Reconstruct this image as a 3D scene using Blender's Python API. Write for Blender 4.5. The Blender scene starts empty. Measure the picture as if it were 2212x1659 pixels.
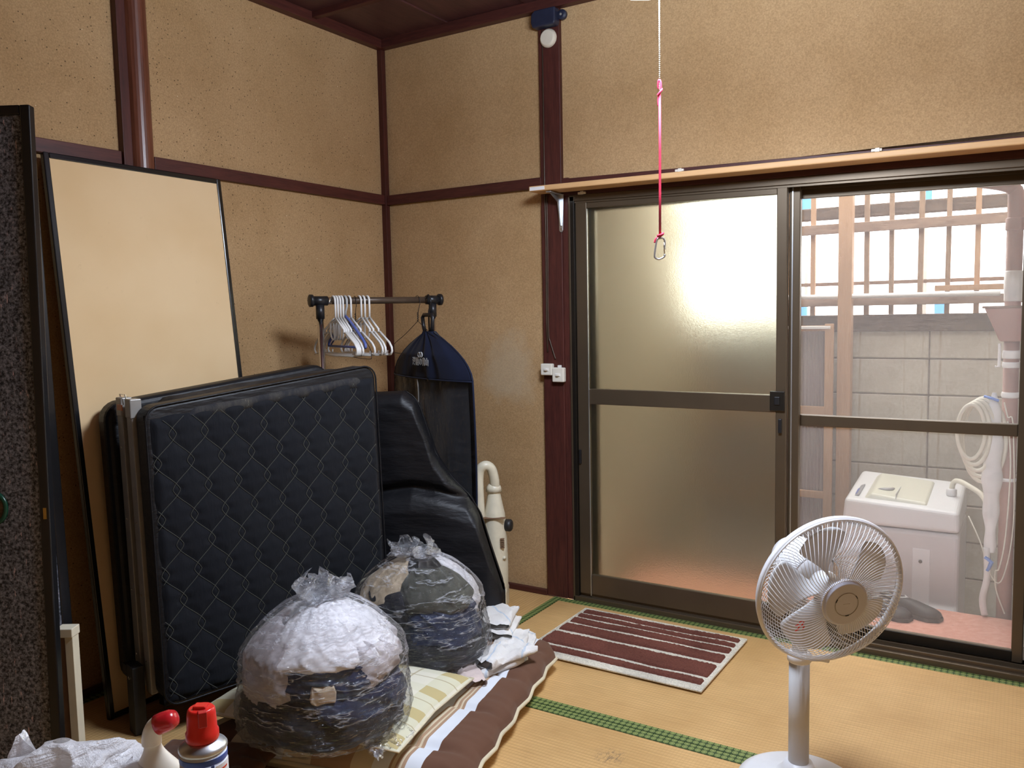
import bpy, bmesh, math, random
from mathutils import Vector, Matrix, noise as N
random.seed(7)
PI = math.pi
scn = bpy.context.scene
COL = scn.collection

# ------------------------------------------------------------------ camera
R_ = Vector((0.84979727, 0.52672203, -0.02021139)); U_ = Vector((-0.02732887, 0.08231898, 0.99623126)); F_ = Vector((-0.52640074, 0.84604225, -0.08434916))
cam_d = bpy.data.cameras.new('camera'); cam = bpy.data.objects.new('camera', cam_d); COL.objects.link(cam)
M4 = Matrix((( R_[0], U_[0], -F_[0], 2.6250509), (R_[1], U_[1], -F_[1], -3.11175089), (R_[2], U_[2], -F_[2], 1.24100089), (0, 0, 0, 1)))
cam.matrix_world = M4
cam_d.sensor_width = 36; cam_d.lens = 1795.71 / 2212 * 36; cam_d.clip_start = .02; cam_d.clip_end = 200
scn.camera = cam

# ------------------------------------------------------------------ world, exposure
SKY = 3.0
LAMP = 29.0
w = bpy.data.worlds.new('sky'); scn.world = w; w.use_nodes = True
bg = w.node_tree.nodes['Background']; bg.inputs[0].default_value = (1.0, .985, .95, 1); bg.inputs[1].default_value = SKY
vs = scn.view_settings
vs.view_transform = 'Standard'; vs.look = 'None'; vs.gamma = 1; vs.use_curve_mapping = False; vs.exposure = 1.42
scn.cycles.use_denoising = True
scn.cycles.max_bounces = 8; scn.cycles.transparent_max_bounces = 12; scn.cycles.transmission_bounces = 8
scn.cycles.sample_clamp_indirect = 6

# ------------------------------------------------------------------ materials
MATS = {}
class NT:
    def __init__(s, name):
        s.m = bpy.data.materials.new(name); s.m.use_nodes = True; s.t = s.m.node_tree; s.n = s.t.nodes
        s.p = s.n['Principled BSDF']; s.o = s.n['Material Output']; MATS[name] = s.m
    def a(s, typ, **kw):
        n = s.n.new('ShaderNode' + typ)
        for k, v in kw.items(): setattr(n, k, v)
        return n
    def l(s, a, b): s.t.links.new(a, b)
    def co(s, kind='Object', scale=None, rot=None):
        c = s.a('TexCoord'); out = c.outputs[kind]
        if scale or rot:
            mp = s.a('Mapping')
            if scale: mp.inputs['Scale'].default_value = scale if hasattr(scale, '__len__') else (scale,) * 3
            if rot: mp.inputs['Rotation'].default_value = rot
            s.l(out, mp.inputs[0]); out = mp.outputs[0]
        return out
    def noise(s, co, sc, det=3, rough=.5):
        n = s.a('TexNoise'); n.inputs['Scale'].default_value = sc; n.inputs['Detail'].default_value = det; n.inputs['Roughness'].default_value = rough
        s.l(co, n.inputs['Vector']); return n.outputs[0]
    def ramp(s, f, stops, const=False):
        r = s.a('ValToRGB'); e = r.color_ramp.elements
        if const: r.color_ramp.interpolation = 'CONSTANT'
        while len(e) < len(stops): e.new(.5)
        for i, (p, c) in enumerate(stops):
            e[i].position = p; e[i].color = (*c, 1) if len(c) == 3 else c
        s.l(f, r.inputs[0]); return r.outputs[0]
    def mix(s, f, a, b, mode='MIX'):
        m = s.a('MixRGB', blend_type=mode)
        for i, v in ((0, f), (1, a), (2, b)):
            if isinstance(v, (int, float)): m.inputs[i].default_value = v
            elif isinstance(v, tuple): m.inputs[i].default_value = (*v, 1)
            else: s.l(v, m.inputs[i])
        return m.outputs[0]
    def math(s, op, a, b=None, c=None):
        m = s.a('Math', operation=op)
        for i, v in enumerate((a, b, c)):
            if v is None: continue
            if isinstance(v, (int, float)): m.inputs[i].default_value = v
            else: s.l(v, m.inputs[i])
        return m.outputs[0]
    def sep(s, co):
        x = s.a('SeparateXYZ'); s.l(co, x.inputs[0]); return x.outputs
    def bump(s, h, st=.3, dist=.002):
        b = s.a('Bump'); b.inputs['Strength'].default_value = st; b.inputs['Distance'].default_value = dist
        s.l(h, b.inputs['Height']); s.l(b.outputs[0], s.p.inputs['Normal']); return b
    def base(s, c, rough=.6, metal=0, spec=.5):
        if isinstance(c, tuple): s.p.inputs['Base Color'].default_value = (*c, 1)
        else: s.l(c, s.p.inputs['Base Color'])
        s.p.inputs['Roughness'].default_value = rough; s.p.inputs['Metallic'].default_value = metal
        s.p.inputs['Specular IOR Level'].default_value = spec
        return s

def simple(name, c, rough=.6, metal=0, spec=.5, var=.12, nscale=30, bump=0, bscale=200):
    t = NT(name); co = t.co()
    n = t.noise(co, nscale, 4)
    d = tuple(max(0, x * (1 - var)) for x in c); b = tuple(min(1, x * (1 + var)) for x in c)
    t.base(t.ramp(n, [(.3, d), (.7, b)]), rough, metal, spec)
    if bump: t.bump(t.noise(co, bscale, 3), bump, .001)
    return t.m

def mat_plaster():
    t = NT('sand_plaster'); co = t.co()
    big = t.noise(co, 2.2, 4, .6); c = t.ramp(big, [(.3, (.45, .285, .135)), (.7, (.56, .375, .195))])
    fine = t.noise(co, 190, 3, .7); c = t.mix(.55, c, t.ramp(fine, [(.3, (.55, .5, .45)), (.7, (1.25, 1.25, 1.25))]), 'MULTIPLY')
    v = t.a('TexVoronoi'); v.inputs['Scale'].default_value = 72; t.l(co, v.inputs['Vector'])
    sp = t.ramp(v.outputs['Distance'], [(.12, (1, 1, 1)), (.2, (0, 0, 0))])
    pick = t.ramp(v.outputs['Color'], [(.60, (0, 0, 0)), (.64, (1, 1, 1))])
    c = t.mix(t.mix(1, sp, pick, 'MULTIPLY'), c, (.13, .08, .04))
    v2 = t.a('TexVoronoi'); v2.inputs['Scale'].default_value = 60; t.l(co, v2.inputs['Vector'])
    g = t.mix(1, t.ramp(v2.outputs['Distance'], [(.06, (1, 1, 1)), (.12, (0, 0, 0))]), t.ramp(v2.outputs['Color'], [(.93, (0, 0, 0)), (.95, (1, 1, 1))]), 'MULTIPLY')
    c = t.mix(g, c, (.95, .85, .6))
    # pale patch on the back wall beside the pillar
    d = t.a('VectorMath', operation='DISTANCE'); t.l(co, d.inputs[0]); d.inputs[1].default_value = (.66, 0.01, 1.0)
    pn = t.math('ADD', d.outputs['Value'], t.math('MULTIPLY', t.math('SUBTRACT', t.noise(co, 5, 5, .7), .5), .34))
    c = t.mix(t.ramp(pn, [(.07, (.42, .42, .42)), (.17, (0, 0, 0))]), c, (.56, .47, .33))
    t.base(c, .95, 0, .2); t.bump(t.noise(co, 260, 3, .7), .6, .0015)
mat_plaster()

def mat_wood(name, c1, c2, scale=(14, 14, 1.2), rough=.5, spec=.4, bump=.15):
    t = NT(name); co = t.co(scale=scale)
    n = t.noise(co, 3.5, 6, .65); n2 = t.noise(co, 14, 4, .6)
    t.base(t.mix(.35, t.ramp(n, [(.3, c1), (.7, c2)]), t.ramp(n2, [(.3, c1), (.75, c2)])), rough, 0, spec)
    t.bump(n2, bump, .001); return t.m
mat_wood('dark_red_wood', (.042, .011, .009), (.105, .027, .019))
mat_wood('dark_red_wood_x', (.042, .011, .009), (.095, .025, .018), (1.2, 14, 14))
mat_wood('dark_red_wood_y', (.050, .013, .010), (.115, .030, .021), (14, 1.2, 14))
mat_wood('log_wood', (.09, .025, .013), (.22, .075, .04), (9, 9, .7), .35, .6)
mat_wood('ceiling_wood', (.045, .017, .017), (.10, .038, .036), (9, 1.0, 9), .45)
mat_wood('shelf_wood', (.62, .36, .16), (.74, .46, .22), (1.0, 12, 12), .5)
mat_wood('outdoor_wood', (.17, .11, .065), (.38, .25, .16), (14, 14, 1.6), .8)
mat_wood('outdoor_wood_x', (.16, .10, .07), (.36, .24, .17), (1.6, 14, 14), .85)
mat_wood('orange_post_wood', (.33, .19, .10), (.50, .31, .18), (14, 14, 1.3), .75)
mat_wood('weathered_bark', (.05, .035, .025), (.20, .14, .10), (2.5, 18, 18), .9, .2, .6)
simple('bronze', (.12, .088, .056), .38, .55, .5, .06, 8)
simple('bronze_dark', (.022, .018, .014), .4, .5)
simple('chrome', (.75, .75, .76), .12, 1, var=.02)
simple('aluminium', (.62, .64, .66), .35, .9, var=.04)
simple('black_plastic', (.012, .012, .014), .38, var=.1)
simple('dark_brown_tube', (.085, .058, .04), .4, .25)
simple('white_plastic', (.80, .79, .76), .35, var=.03)
simple('ivory_plastic', (.74, .68, .52), .35, var=.05)
simple('blue_plastic', (.10, .14, .40), .4, var=.05)
simple('black_wire', (.015, .013, .013), .45)
simple('fan_grey', (.60, .60, .61), .4, var=.02)
simple('fan_white', (.78, .78, .80), .38, var=.02)
simple('fan_silver', (.54, .55, .64), .35, 0, var=.02)
simple('red_plastic', (.72, .02, .015), .28, var=.05)
simple('deep_red_plastic', (.50, .015, .02), .22, var=.05)
simple('black_lacquer', (.008, .008, .009), .22, 0, .6, .1)
simple('steel_grey', (.34, .32, .29), .45, .3, var=.08)
simple('steel_dark', (.045, .045, .046), .45, .6)
simple('orange_sticker', (.62, .20, .09), .5)
simple('cream_paint', (.72, .66, .50), .5, var=.04)
simple('brown_edge', (.20, .11, .06), .6)
simple('brass', (.55, .38, .12), .3, 1)
simple('green_pull', (.005, .05, .028), .25)
simple('brown_pipe', (.36, .19, .15), .5, var=.12, nscale=9)
simple('concrete_cap', (.22, .19, .16), .9, var=.3, nscale=12)
simple('washer_white', (.74, .75, .76), .35, var=.02)
simple('washer_cream', (.66, .66, .55), .35, var=.02)
simple('washer_side', (.60, .58, .58), .4, var=.02)
simple('shoe_black', (.012, .012, .013), .55, var=.3, nscale=60)
simple('shoe_sole', (.03, .028, .026), .7)
simple('tape_white', (.85, .85, .85), .5, var=.04)
simple('hose_cream', (.72, .69, .58), .5, var=.06)
simple('wrap_plastic', (.72, .72, .72), .3, var=.1, nscale=20, bump=.6, bscale=60)
simple('blue_clip', (.10, .25, .7), .4)
simple('blue_tarp', (.06, .22, .52), .6)
simple('orange_sheet', (.85, .45, .1), .6)
simple('outer_wall', (.42, .40, .36), .9, var=.1, nscale=20)
simple('eave_board', (.30, .24, .18), .85, var=.2)
simple('ground_soil', (.20, .17, .14), .95, var=.25, nscale=10)
simple('red_cord', (.45, .012, .045), .7, var=.25, nscale=400)
simple('switch_ivory', (.80, .76, .66), .35, var=.02)
simple('disc_ivory', (.70, .64, .52), .45, var=.03)
simple('insulator', (.018, .022, .045), .4)
simple('fused_dark', (.015, .015, .018), .8)
simple('lid_grey', (.45, .46, .46), .4)
simple('print_navy', (.03, .06, .22), .5)
simple('print_red', (.7, .05, .02), .5)
simple('print_grey', (.30, .31, .33), .5)
simple('print_white', (.85, .86, .88), .5)
simple('logo_silver', (.50, .52, .52), .45)
simple('bottle_ivory', (.80, .74, .62), .35, var=.03)
simple('can_label_white', (.66, .70, .80), .3, .1, var=.03)
simple('can_label_blue', (.04, .10, .42), .3, .1)
simple('table_cream', (.70, .62, .45), .5, var=.05)

def mat_cloth(name, c, var=.15, rough=.9, bump=.25, sheen=.2, nscale=9):
    t = NT(name); co = t.co()
    n = t.noise(co, nscale, 4, .6)
    t.base(t.ramp(n, [(.3, tuple(x * (1 - var) for x in c)), (.7, tuple(min(1, x * (1 + var)) for x in c))]), rough, 0, .25)
    t.p.inputs['Sheen Weight'].default_value = sheen
    t.bump(t.noise(co, 420, 2), bump, .0006); return t.m
mat_cloth('cloth_grey', (.46, .42, .43)); mat_cloth('cloth_navy', (.020, .030, .075)); mat_cloth('cloth_black', (.014, .014, .02))
mat_cloth('cloth_white', (.78, .76, .78)); mat_cloth('cloth_beige', (.60, .48, .34)); mat_cloth('cloth_blue', (.05, .08, .24)); mat_cloth('cloth_cream', (.68, .60, .42))
mat_cloth('cloth_greywhite', (.58, .54, .56)); mat_cloth('cloth_olive', (.065, .065, .052)); mat_cloth('towel_pink', (.66, .54, .50), bump=.6)
mat_cloth('navy_nonwoven', (.006, .010, .030), rough=.75, sheen=.05); mat_cloth('suit_black', (.008, .009, .014))
mat_cloth('futon_brown', (.13, .060, .035), .1, .85)
mat_cloth('quilt_thread', (.075, .075, .062), .1, sheen=.0)

def mat_blacknylon():
    t = NT('black_nylon'); co = t.co()
    t.base(t.ramp(t.noise(co, 7, 3), [(.3, (.0035, .0035, .005)), (.7, (.007, .007, .009))]), .5, 0, .4)
    v = t.co(scale=(6, 6, 22)); t.bump(t.noise(v, 2.4, 4, .55), .35, .010)
mat_blacknylon()
def mat_quilt():
    t = NT('quilted_black'); co = t.co()
    n = t.noise(co, 3.2, 5, .7)
    t.base(t.ramp(n, [(.35, (.0045, .0055, .009)), (.62, (.007, .008, .011)), (.8, (.015, .015, .013))]), .85, 0, .25)
    t.p.inputs['Sheen Weight'].default_value = .04
    t.bump(t.noise(t.co(scale=(30, 30, 9)), 3, 4), .35, .004)
mat_quilt()
def mat_quilttop():
    t = NT('dusty_black'); co = t.co(scale=(3, 3, 1))
    n = t.noise(co, 7, 6, .75)
    t.base(t.ramp(n, [(.45, (.016, .016, .020)), (.66, (.05, .046, .04)), (.78, (.36, .29, .21))]), .8, 0, .3)
    t.bump(n, .5, .006)
mat_quilttop()
def mat_fusuma():
    t = NT('fusuma_paper'); co = t.co()
    n = t.noise(co, 2.5, 3); n2 = t.noise(co, 26, 4, .7)
    c = t.ramp(n, [(.3, (.76, .53, .28)), (.7, (.84, .62, .36))])
    c = t.mix(t.ramp(n2, [(.66, (0, 0, 0)), (.78, (.35, .35, .35))]), c, (.58, .40, .22))
    t.base(c, .8, 0, .25); t.bump(t.noise(co, 300, 2), .1, .0005)
mat_fusuma()
def mat_blackfus():
    t = NT('speckled_black_paper'); co = t.co()
    n = t.noise(co, 130, 3, .7); c = t.ramp(n, [(.38, (.022, .023, .027)), (.5, (.12, .125, .145)), (.66, (.29, .30, .35))])
    d = t.co(scale=(90, 90, 16), rot=(.35, 0.2, 0)); f = t.noise(d, 1.6, 3, .7)
    c = t.mix(t.ramp(f, [(.63, (0, 0, 0)), (.70, (.8, .8, .8))]), c, (.75, .55, .57))
    t.base(c, .7, 0, .3); t.bump(n, .4, .002)
mat_blackfus()
def mat_tatami(name, along):
    t = NT(name); co = t.co(); x, y, z = t.sep(co)
    if along == 'y': x, y = y, x
    # ribs run along the long side, spaced 13 mm; fine weave between them
    rib = t.math('ABSOLUTE', t.math('SINE', t.math('MULTIPLY', y, PI / .0145)))
    wv = t.math('ABSOLUTE', t.math('SINE', t.math('MULTIPLY', x, PI / .0105)))
    st = t.noise(t.co(scale=(90, 3, 1) if along == 'y' else (3, 90, 1)), 2.2, 4, .6)
    big = t.noise(co, 2.6, 4, .6)
    c = t.ramp(big, [(.3, (.54, .325, .125)), (.7, (.69, .44, .19))])
    c = t.mix(.5, c, t.ramp(st, [(.3, (.72, .68, .6)), (.7, (1.15, 1.12, 1.1))]), 'MULTIPLY')
    c = t.mix(t.math('MULTIPLY', t.math('POWER', t.math('SUBTRACT', 1, rib), 3.0), .55), c, (.36, .21, .075))
    c = t.mix(t.math('MULTIPLY', t.math('POWER', t.math('SUBTRACT', 1, wv), 4.0), .35), c, (.42, .25, .09))
    dk = t.noise(co, 7, 5, .7); c = t.mix(t.ramp(dk, [(.66, (0, 0, 0)), (.82, (.30, .30, .30))]), c, (.30, .19, .10))
    # an old scuff on the near mat
    dd = t.a('VectorMath', operation='DISTANCE'); t.l(co, dd.inputs[0]); dd.inputs[1].default_value = (1.66, -1.08, .0)
    sc = t.math('MULTIPLY', t.ramp(dd.outputs['Value'], [(.02, (1, 1, 1)), (.055, (0, 0, 0))]), t.ramp(t.noise(t.co(scale=(80, 25, 1)), 1.6, 3, .7), [(.48, (0, 0, 0)), (.62, (.75, .75, .75))]))
    c = t.mix(sc, c, (.13, .09, .06))
    t.base(c, .62, 0, .35)
    t.bump(t.math('ADD', t.math('MULTIPLY', rib, .8), t.math('MULTIPLY', wv, .3)), .45, .0012)
mat_tatami('tatami_x', 'x'); mat_tatami('tatami_y', 'y')
def mat_heri():
    t = NT('green_brocade'); co = t.co(scale=(1 / .019, 1 / .019, 0))
    v = t.a('TexVoronoi'); v.inputs['Scale'].default_value = 1; v.inputs['Randomness'].default_value = 0; t.l(co, v.inputs['Vector'])
    d = v.outputs['Distance']
    c = t.ramp(d, [(0, (.22, .27, .085)), (.20, (.26, .31, .10)), (.25, (.035, .065, .015)), (.32, (.24, .29, .09)), (.40, (.24, .29, .09)), (.46, (.03, .06, .015))])
    t.base(c, .6, 0, .3)
mat_heri()
def mat_glassf():
    t = NT('frosted_glass'); co = t.co()
    t.base((.86, .88, .72), .27, 0, .5); t.p.inputs['Transmission Weight'].default_value = 1; t.p.inputs['IOR'].default_value = 1.5
    t.bump(t.noise(co, 220, 3), .35, .0012)
mat_glassf()
def mat_screen():
    t = NT('insect_mesh')
    tr = t.a('BsdfTransparent'); df0 = t.a('BsdfDiffuse'); df0.inputs[0].default_value = (.42, .40, .40, 1); tl = t.a('BsdfTranslucent'); tl.inputs[0].default_value = (.27, .25, .23, 1); df = t.a('AddShader'); t.l(df0.outputs[0], df.inputs[0]); t.l(tl.outputs[0], df.inputs[1])  # translucent share puts a lens glare haze into the mesh colour
    mx = t.a('MixShader'); mx.inputs[0].default_value = .14
    t.l(tr.outputs[0], mx.inputs[1]); t.l(df.outputs[0], mx.inputs[2]); t.l(mx.outputs[0], t.o.inputs[0])
mat_screen()
def mat_film(name, alpha, tint=(.92, .94, 1.0), sc=(16, 16, 16), bst=.8, rough=.12, crease=0., gf=.55):
    t = NT(name); co = t.co(scale=sc)
    gl = t.a('BsdfGlossy'); gl.inputs['Color'].default_value = (.95, .96, 1, 1); gl.inputs['Roughness'].default_value = rough
    df = t.a('BsdfDiffuse'); df.inputs[0].default_value = (*tint, 1)
    tl = t.a('BsdfTranslucent'); tl.inputs[0].default_value = (*tint, 1)
    tr = t.a('BsdfTransparent')
    h = t.noise(co, 2.2, 6, .65)
    # long thin creases, also coloured white in place of glossy streaks
    rot = t.co(scale=(sc[0] * .28, sc[1] * .28, sc[2] * 1.5), rot=(.6, .5, .3)); n1 = t.noise(rot, 2.0, 4, .6)
    cr = t.math('ABSOLUTE', t.math('SUBTRACT', n1, .5)); line = t.ramp(cr, [(0, (1, 1, 1)), (.022, (0, 0, 0))])
    hh = t.math('ADD', h, t.math('MULTIPLY', cr, -2.2))
    b = t.a('Bump'); b.inputs['Strength'].default_value = bst; b.inputs['Distance'].default_value = .03; t.l(hh, b.inputs['Height'])
    for s_ in (gl, df): t.l(b.outputs[0], s_.inputs['Normal'])
    fr = t.a('Fresnel'); fr.inputs[0].default_value = 1.6; t.l(b.outputs[0], fr.inputs['Normal'])
    m0 = t.a('MixShader'); m0.inputs[0].default_value = .4; t.l(df.outputs[0], m0.inputs[1]); t.l(tl.outputs[0], m0.inputs[2])
    m1 = t.a('MixShader'); t.l(t.math('MINIMUM', t.math('ADD', t.math('MULTIPLY', line, crease), alpha), 1.0), m1.inputs[0]); t.l(tr.outputs[0], m1.inputs[1]); t.l(m0.outputs[0], m1.inputs[2])
    m2 = t.a('MixShader'); t.l(t.math('ADD', t.math('MULTIPLY', fr.outputs[0], gf), .01), m2.inputs[0]); t.l(m1.outputs[0], m2.inputs[1]); t.l(gl.outputs[0], m2.inputs[2])
    t.l(m2.outputs[0], t.o.inputs[0])
mat_film('clear_bag_film', .015, sc=(7, 7, 7), bst=1.0, rough=.10, crease=.42); mat_film('knot_film', .22, sc=(16, 16, 8), bst=1.0, crease=.5, gf=.8, rough=.2); mat_film('white_bag_film', .88, (.93, .92, .95), (9, 9, 9), .5, .3)
mat_film('window_film', .01, (.5, .5, .6), (5, 5, 3), 1.0, .07, gf=.30)
def mat_corr():
    t = NT('corrugated_sheet'); t.base((.30, .25, .24), .5, 0, .4); t.bump(t.noise(t.co(), 30, 3), .1)
    t.p.inputs['Transmission Weight'].default_value = 0
mat_corr()
def mat_block():
    t = NT('concrete_block'); co = t.co(kind='Object')
    n = t.noise(co, 60, 5, .7); big = t.noise(co, 3, 4, .6)
    c = t.mix(.5, t.ramp(big, [(.3, (.40, .36, .30)), (.7, (.54, .50, .42))]), t.ramp(n, [(.3, (.7, .7, .7)), (.7, (1.2, 1.2, 1.2))]), 'MULTIPLY')
    st = t.noise(t.co(scale=(14, 14, .9)), 2.2, 3, .6); c = t.mix(t.ramp(st, [(.58, (0, 0, 0)), (.74, (.5, .5, .5))]), c, (.27, .20, .14))
    t.base(c, .95, 0, .2); t.bump(n, .6, .003)
mat_block()
def mat_pink():
    t = NT('pink_mat'); co = t.co(); c = t.ramp(t.noise(co, 40, 4, .7), [(.3, (.62, .28, .20)), (.7, (.76, .40, .31))])
    sp = t.noise(co, 26, 2); c = t.mix(t.ramp(sp, [(.74, (0, 0, 0)), (.77, (1, 1, 1))]), c, (.3, .16, .12))
    t.base(c, .8, 0, .3); v = t.a('TexVoronoi'); v.inputs['Scale'].default_value = 120; t.l(co, v.inputs[0]); t.bump(v.outputs['Distance'], .4, .002)
mat_pink()
def mat_futon():
    # printed stripes run along the local y of the futon; local x is 0 at the right-hand border
    t = NT('futon_stripes'); uv = t.a('UVMap'); uv.uv_map = 'UVMap'; x, y, z = t.sep(uv.outputs[0])
    W, B, Tn, Cr, Wh = (.80, .82, .86), (.135, .062, .036), (.42, .27, .17), (.66, .56, .40), (.74, .77, .82)
    st = [(0, B), (.135, Wh), (.185, Tn), (.196, Cr), (.206, Tn), (.217, Cr), (.227, Tn), (.238, Wh), (.29, Cr), (.36, Tn), (.50, Cr), (.60, Wh), (.64, B), (.655, Wh), (.67, B), (.685, Wh), (.70, Cr), (.80, B), (.90, Cr)]
    c = t.ramp(x, st, True)
    c = t.mix(.25, c, t.ramp(t.noise(t.co(), 9, 4), [(.3, (.8, .8, .8)), (.7, (1.1, 1.1, 1.1))]), 'MULTIPLY')
    t.base(c, .88, 0, .25); t.p.inputs['Sheen Weight'].default_value = .15; t.bump(t.noise(t.co(), 500, 2), .2, .0005)
mat_futon()
def mat_plaid():
    t = NT('plaid_cotton'); uv = t.a('UVMap'); uv.uv_map = 'UVMap'; x, y, z = t.sep(uv.outputs[0])
    def band(v, per, lo, hi):
        f = t.math('FRACT', t.math('MULTIPLY', v, per)); return t.math('MULTIPLY', t.math('GREATER_THAN', f, lo), t.math('LESS_THAN', f, hi))
    c = (.74, .70, .57)
    a = band(x, 3.5, .1, .46); b = band(y, 3.5, .1, .46)
    c = t.mix(t.math('MULTIPLY', a, .55), c, (.62, .60, .40)); c = t.mix(t.math('MULTIPLY', b, .45), c, (.64, .62, .44))
    c = t.mix(t.math('MULTIPLY', t.math('MULTIPLY', a, b), .75), c, (.50, .38, .14))
    for v, p in ((x, 3.5), (y, 3.5)):
        c = t.mix(t.math('MULTIPLY', band(v, p, .70, .735), .6), c, (.35, .27, .13))
    t.base(c, .9, 0, .2); t.bump(t.noise(t.co(), 400, 2), .2, .0005)
mat_plaid()
def mat_towel():
    t = NT('towel_white'); co = t.co(); x, y, z = t.sep(co)
    c = t.ramp(t.noise(co, 14, 4), [(.3, (.70, .67, .64)), (.7, (.82, .80, .78))])
    f = t.math('FRACT', t.math('MULTIPLY', t.math('ADD', x, t.math('MULTIPLY', y, .7)), 9.0))
    c = t.mix(t.math('MULTIPLY', t.math('LESS_THAN', f, .07), .5), c, (.35, .50, .68))
    t.base(c, .95, 0, .15); t.bump(t.noise(co, 260, 3), .8, .002)
mat_towel()
def mat_pile(name, c):
    t = NT(name); co = t.co(); n = t.noise(co, 170, 4, .75)
    b = t.noise(co, 5, 3)
    c2 = t.mix(.6, t.ramp(b, [(.3, tuple(v * .8 for v in c)), (.7, tuple(v * 1.25 for v in c))]), t.ramp(n, [(.3, (.5, .5, .5)), (.7, (1.4, 1.4, 1.4))]), 'MULTIPLY')
    t.base(c2, .95, 0, .1); t.bump(n, 1.0, .004)
mat_pile('brown_pile', (.17, .062, .045)); mat_pile('cream_weave', (.74, .69, .58))
def mat_emit(name, c, s):
    t = NT(name); e = t.a('Emission'); e.inputs[0].default_value = (*c, 1); e.inputs[1].default_value = s; t.l(e.outputs[0], t.o.inputs[0])
mat_emit('lamp_glow', (.76, .85, 1.0), LAMP)
def mat_chain():
    t = NT('ball_chain'); t.base((.62, .58, .50), .25, 1)
mat_chain()

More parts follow.
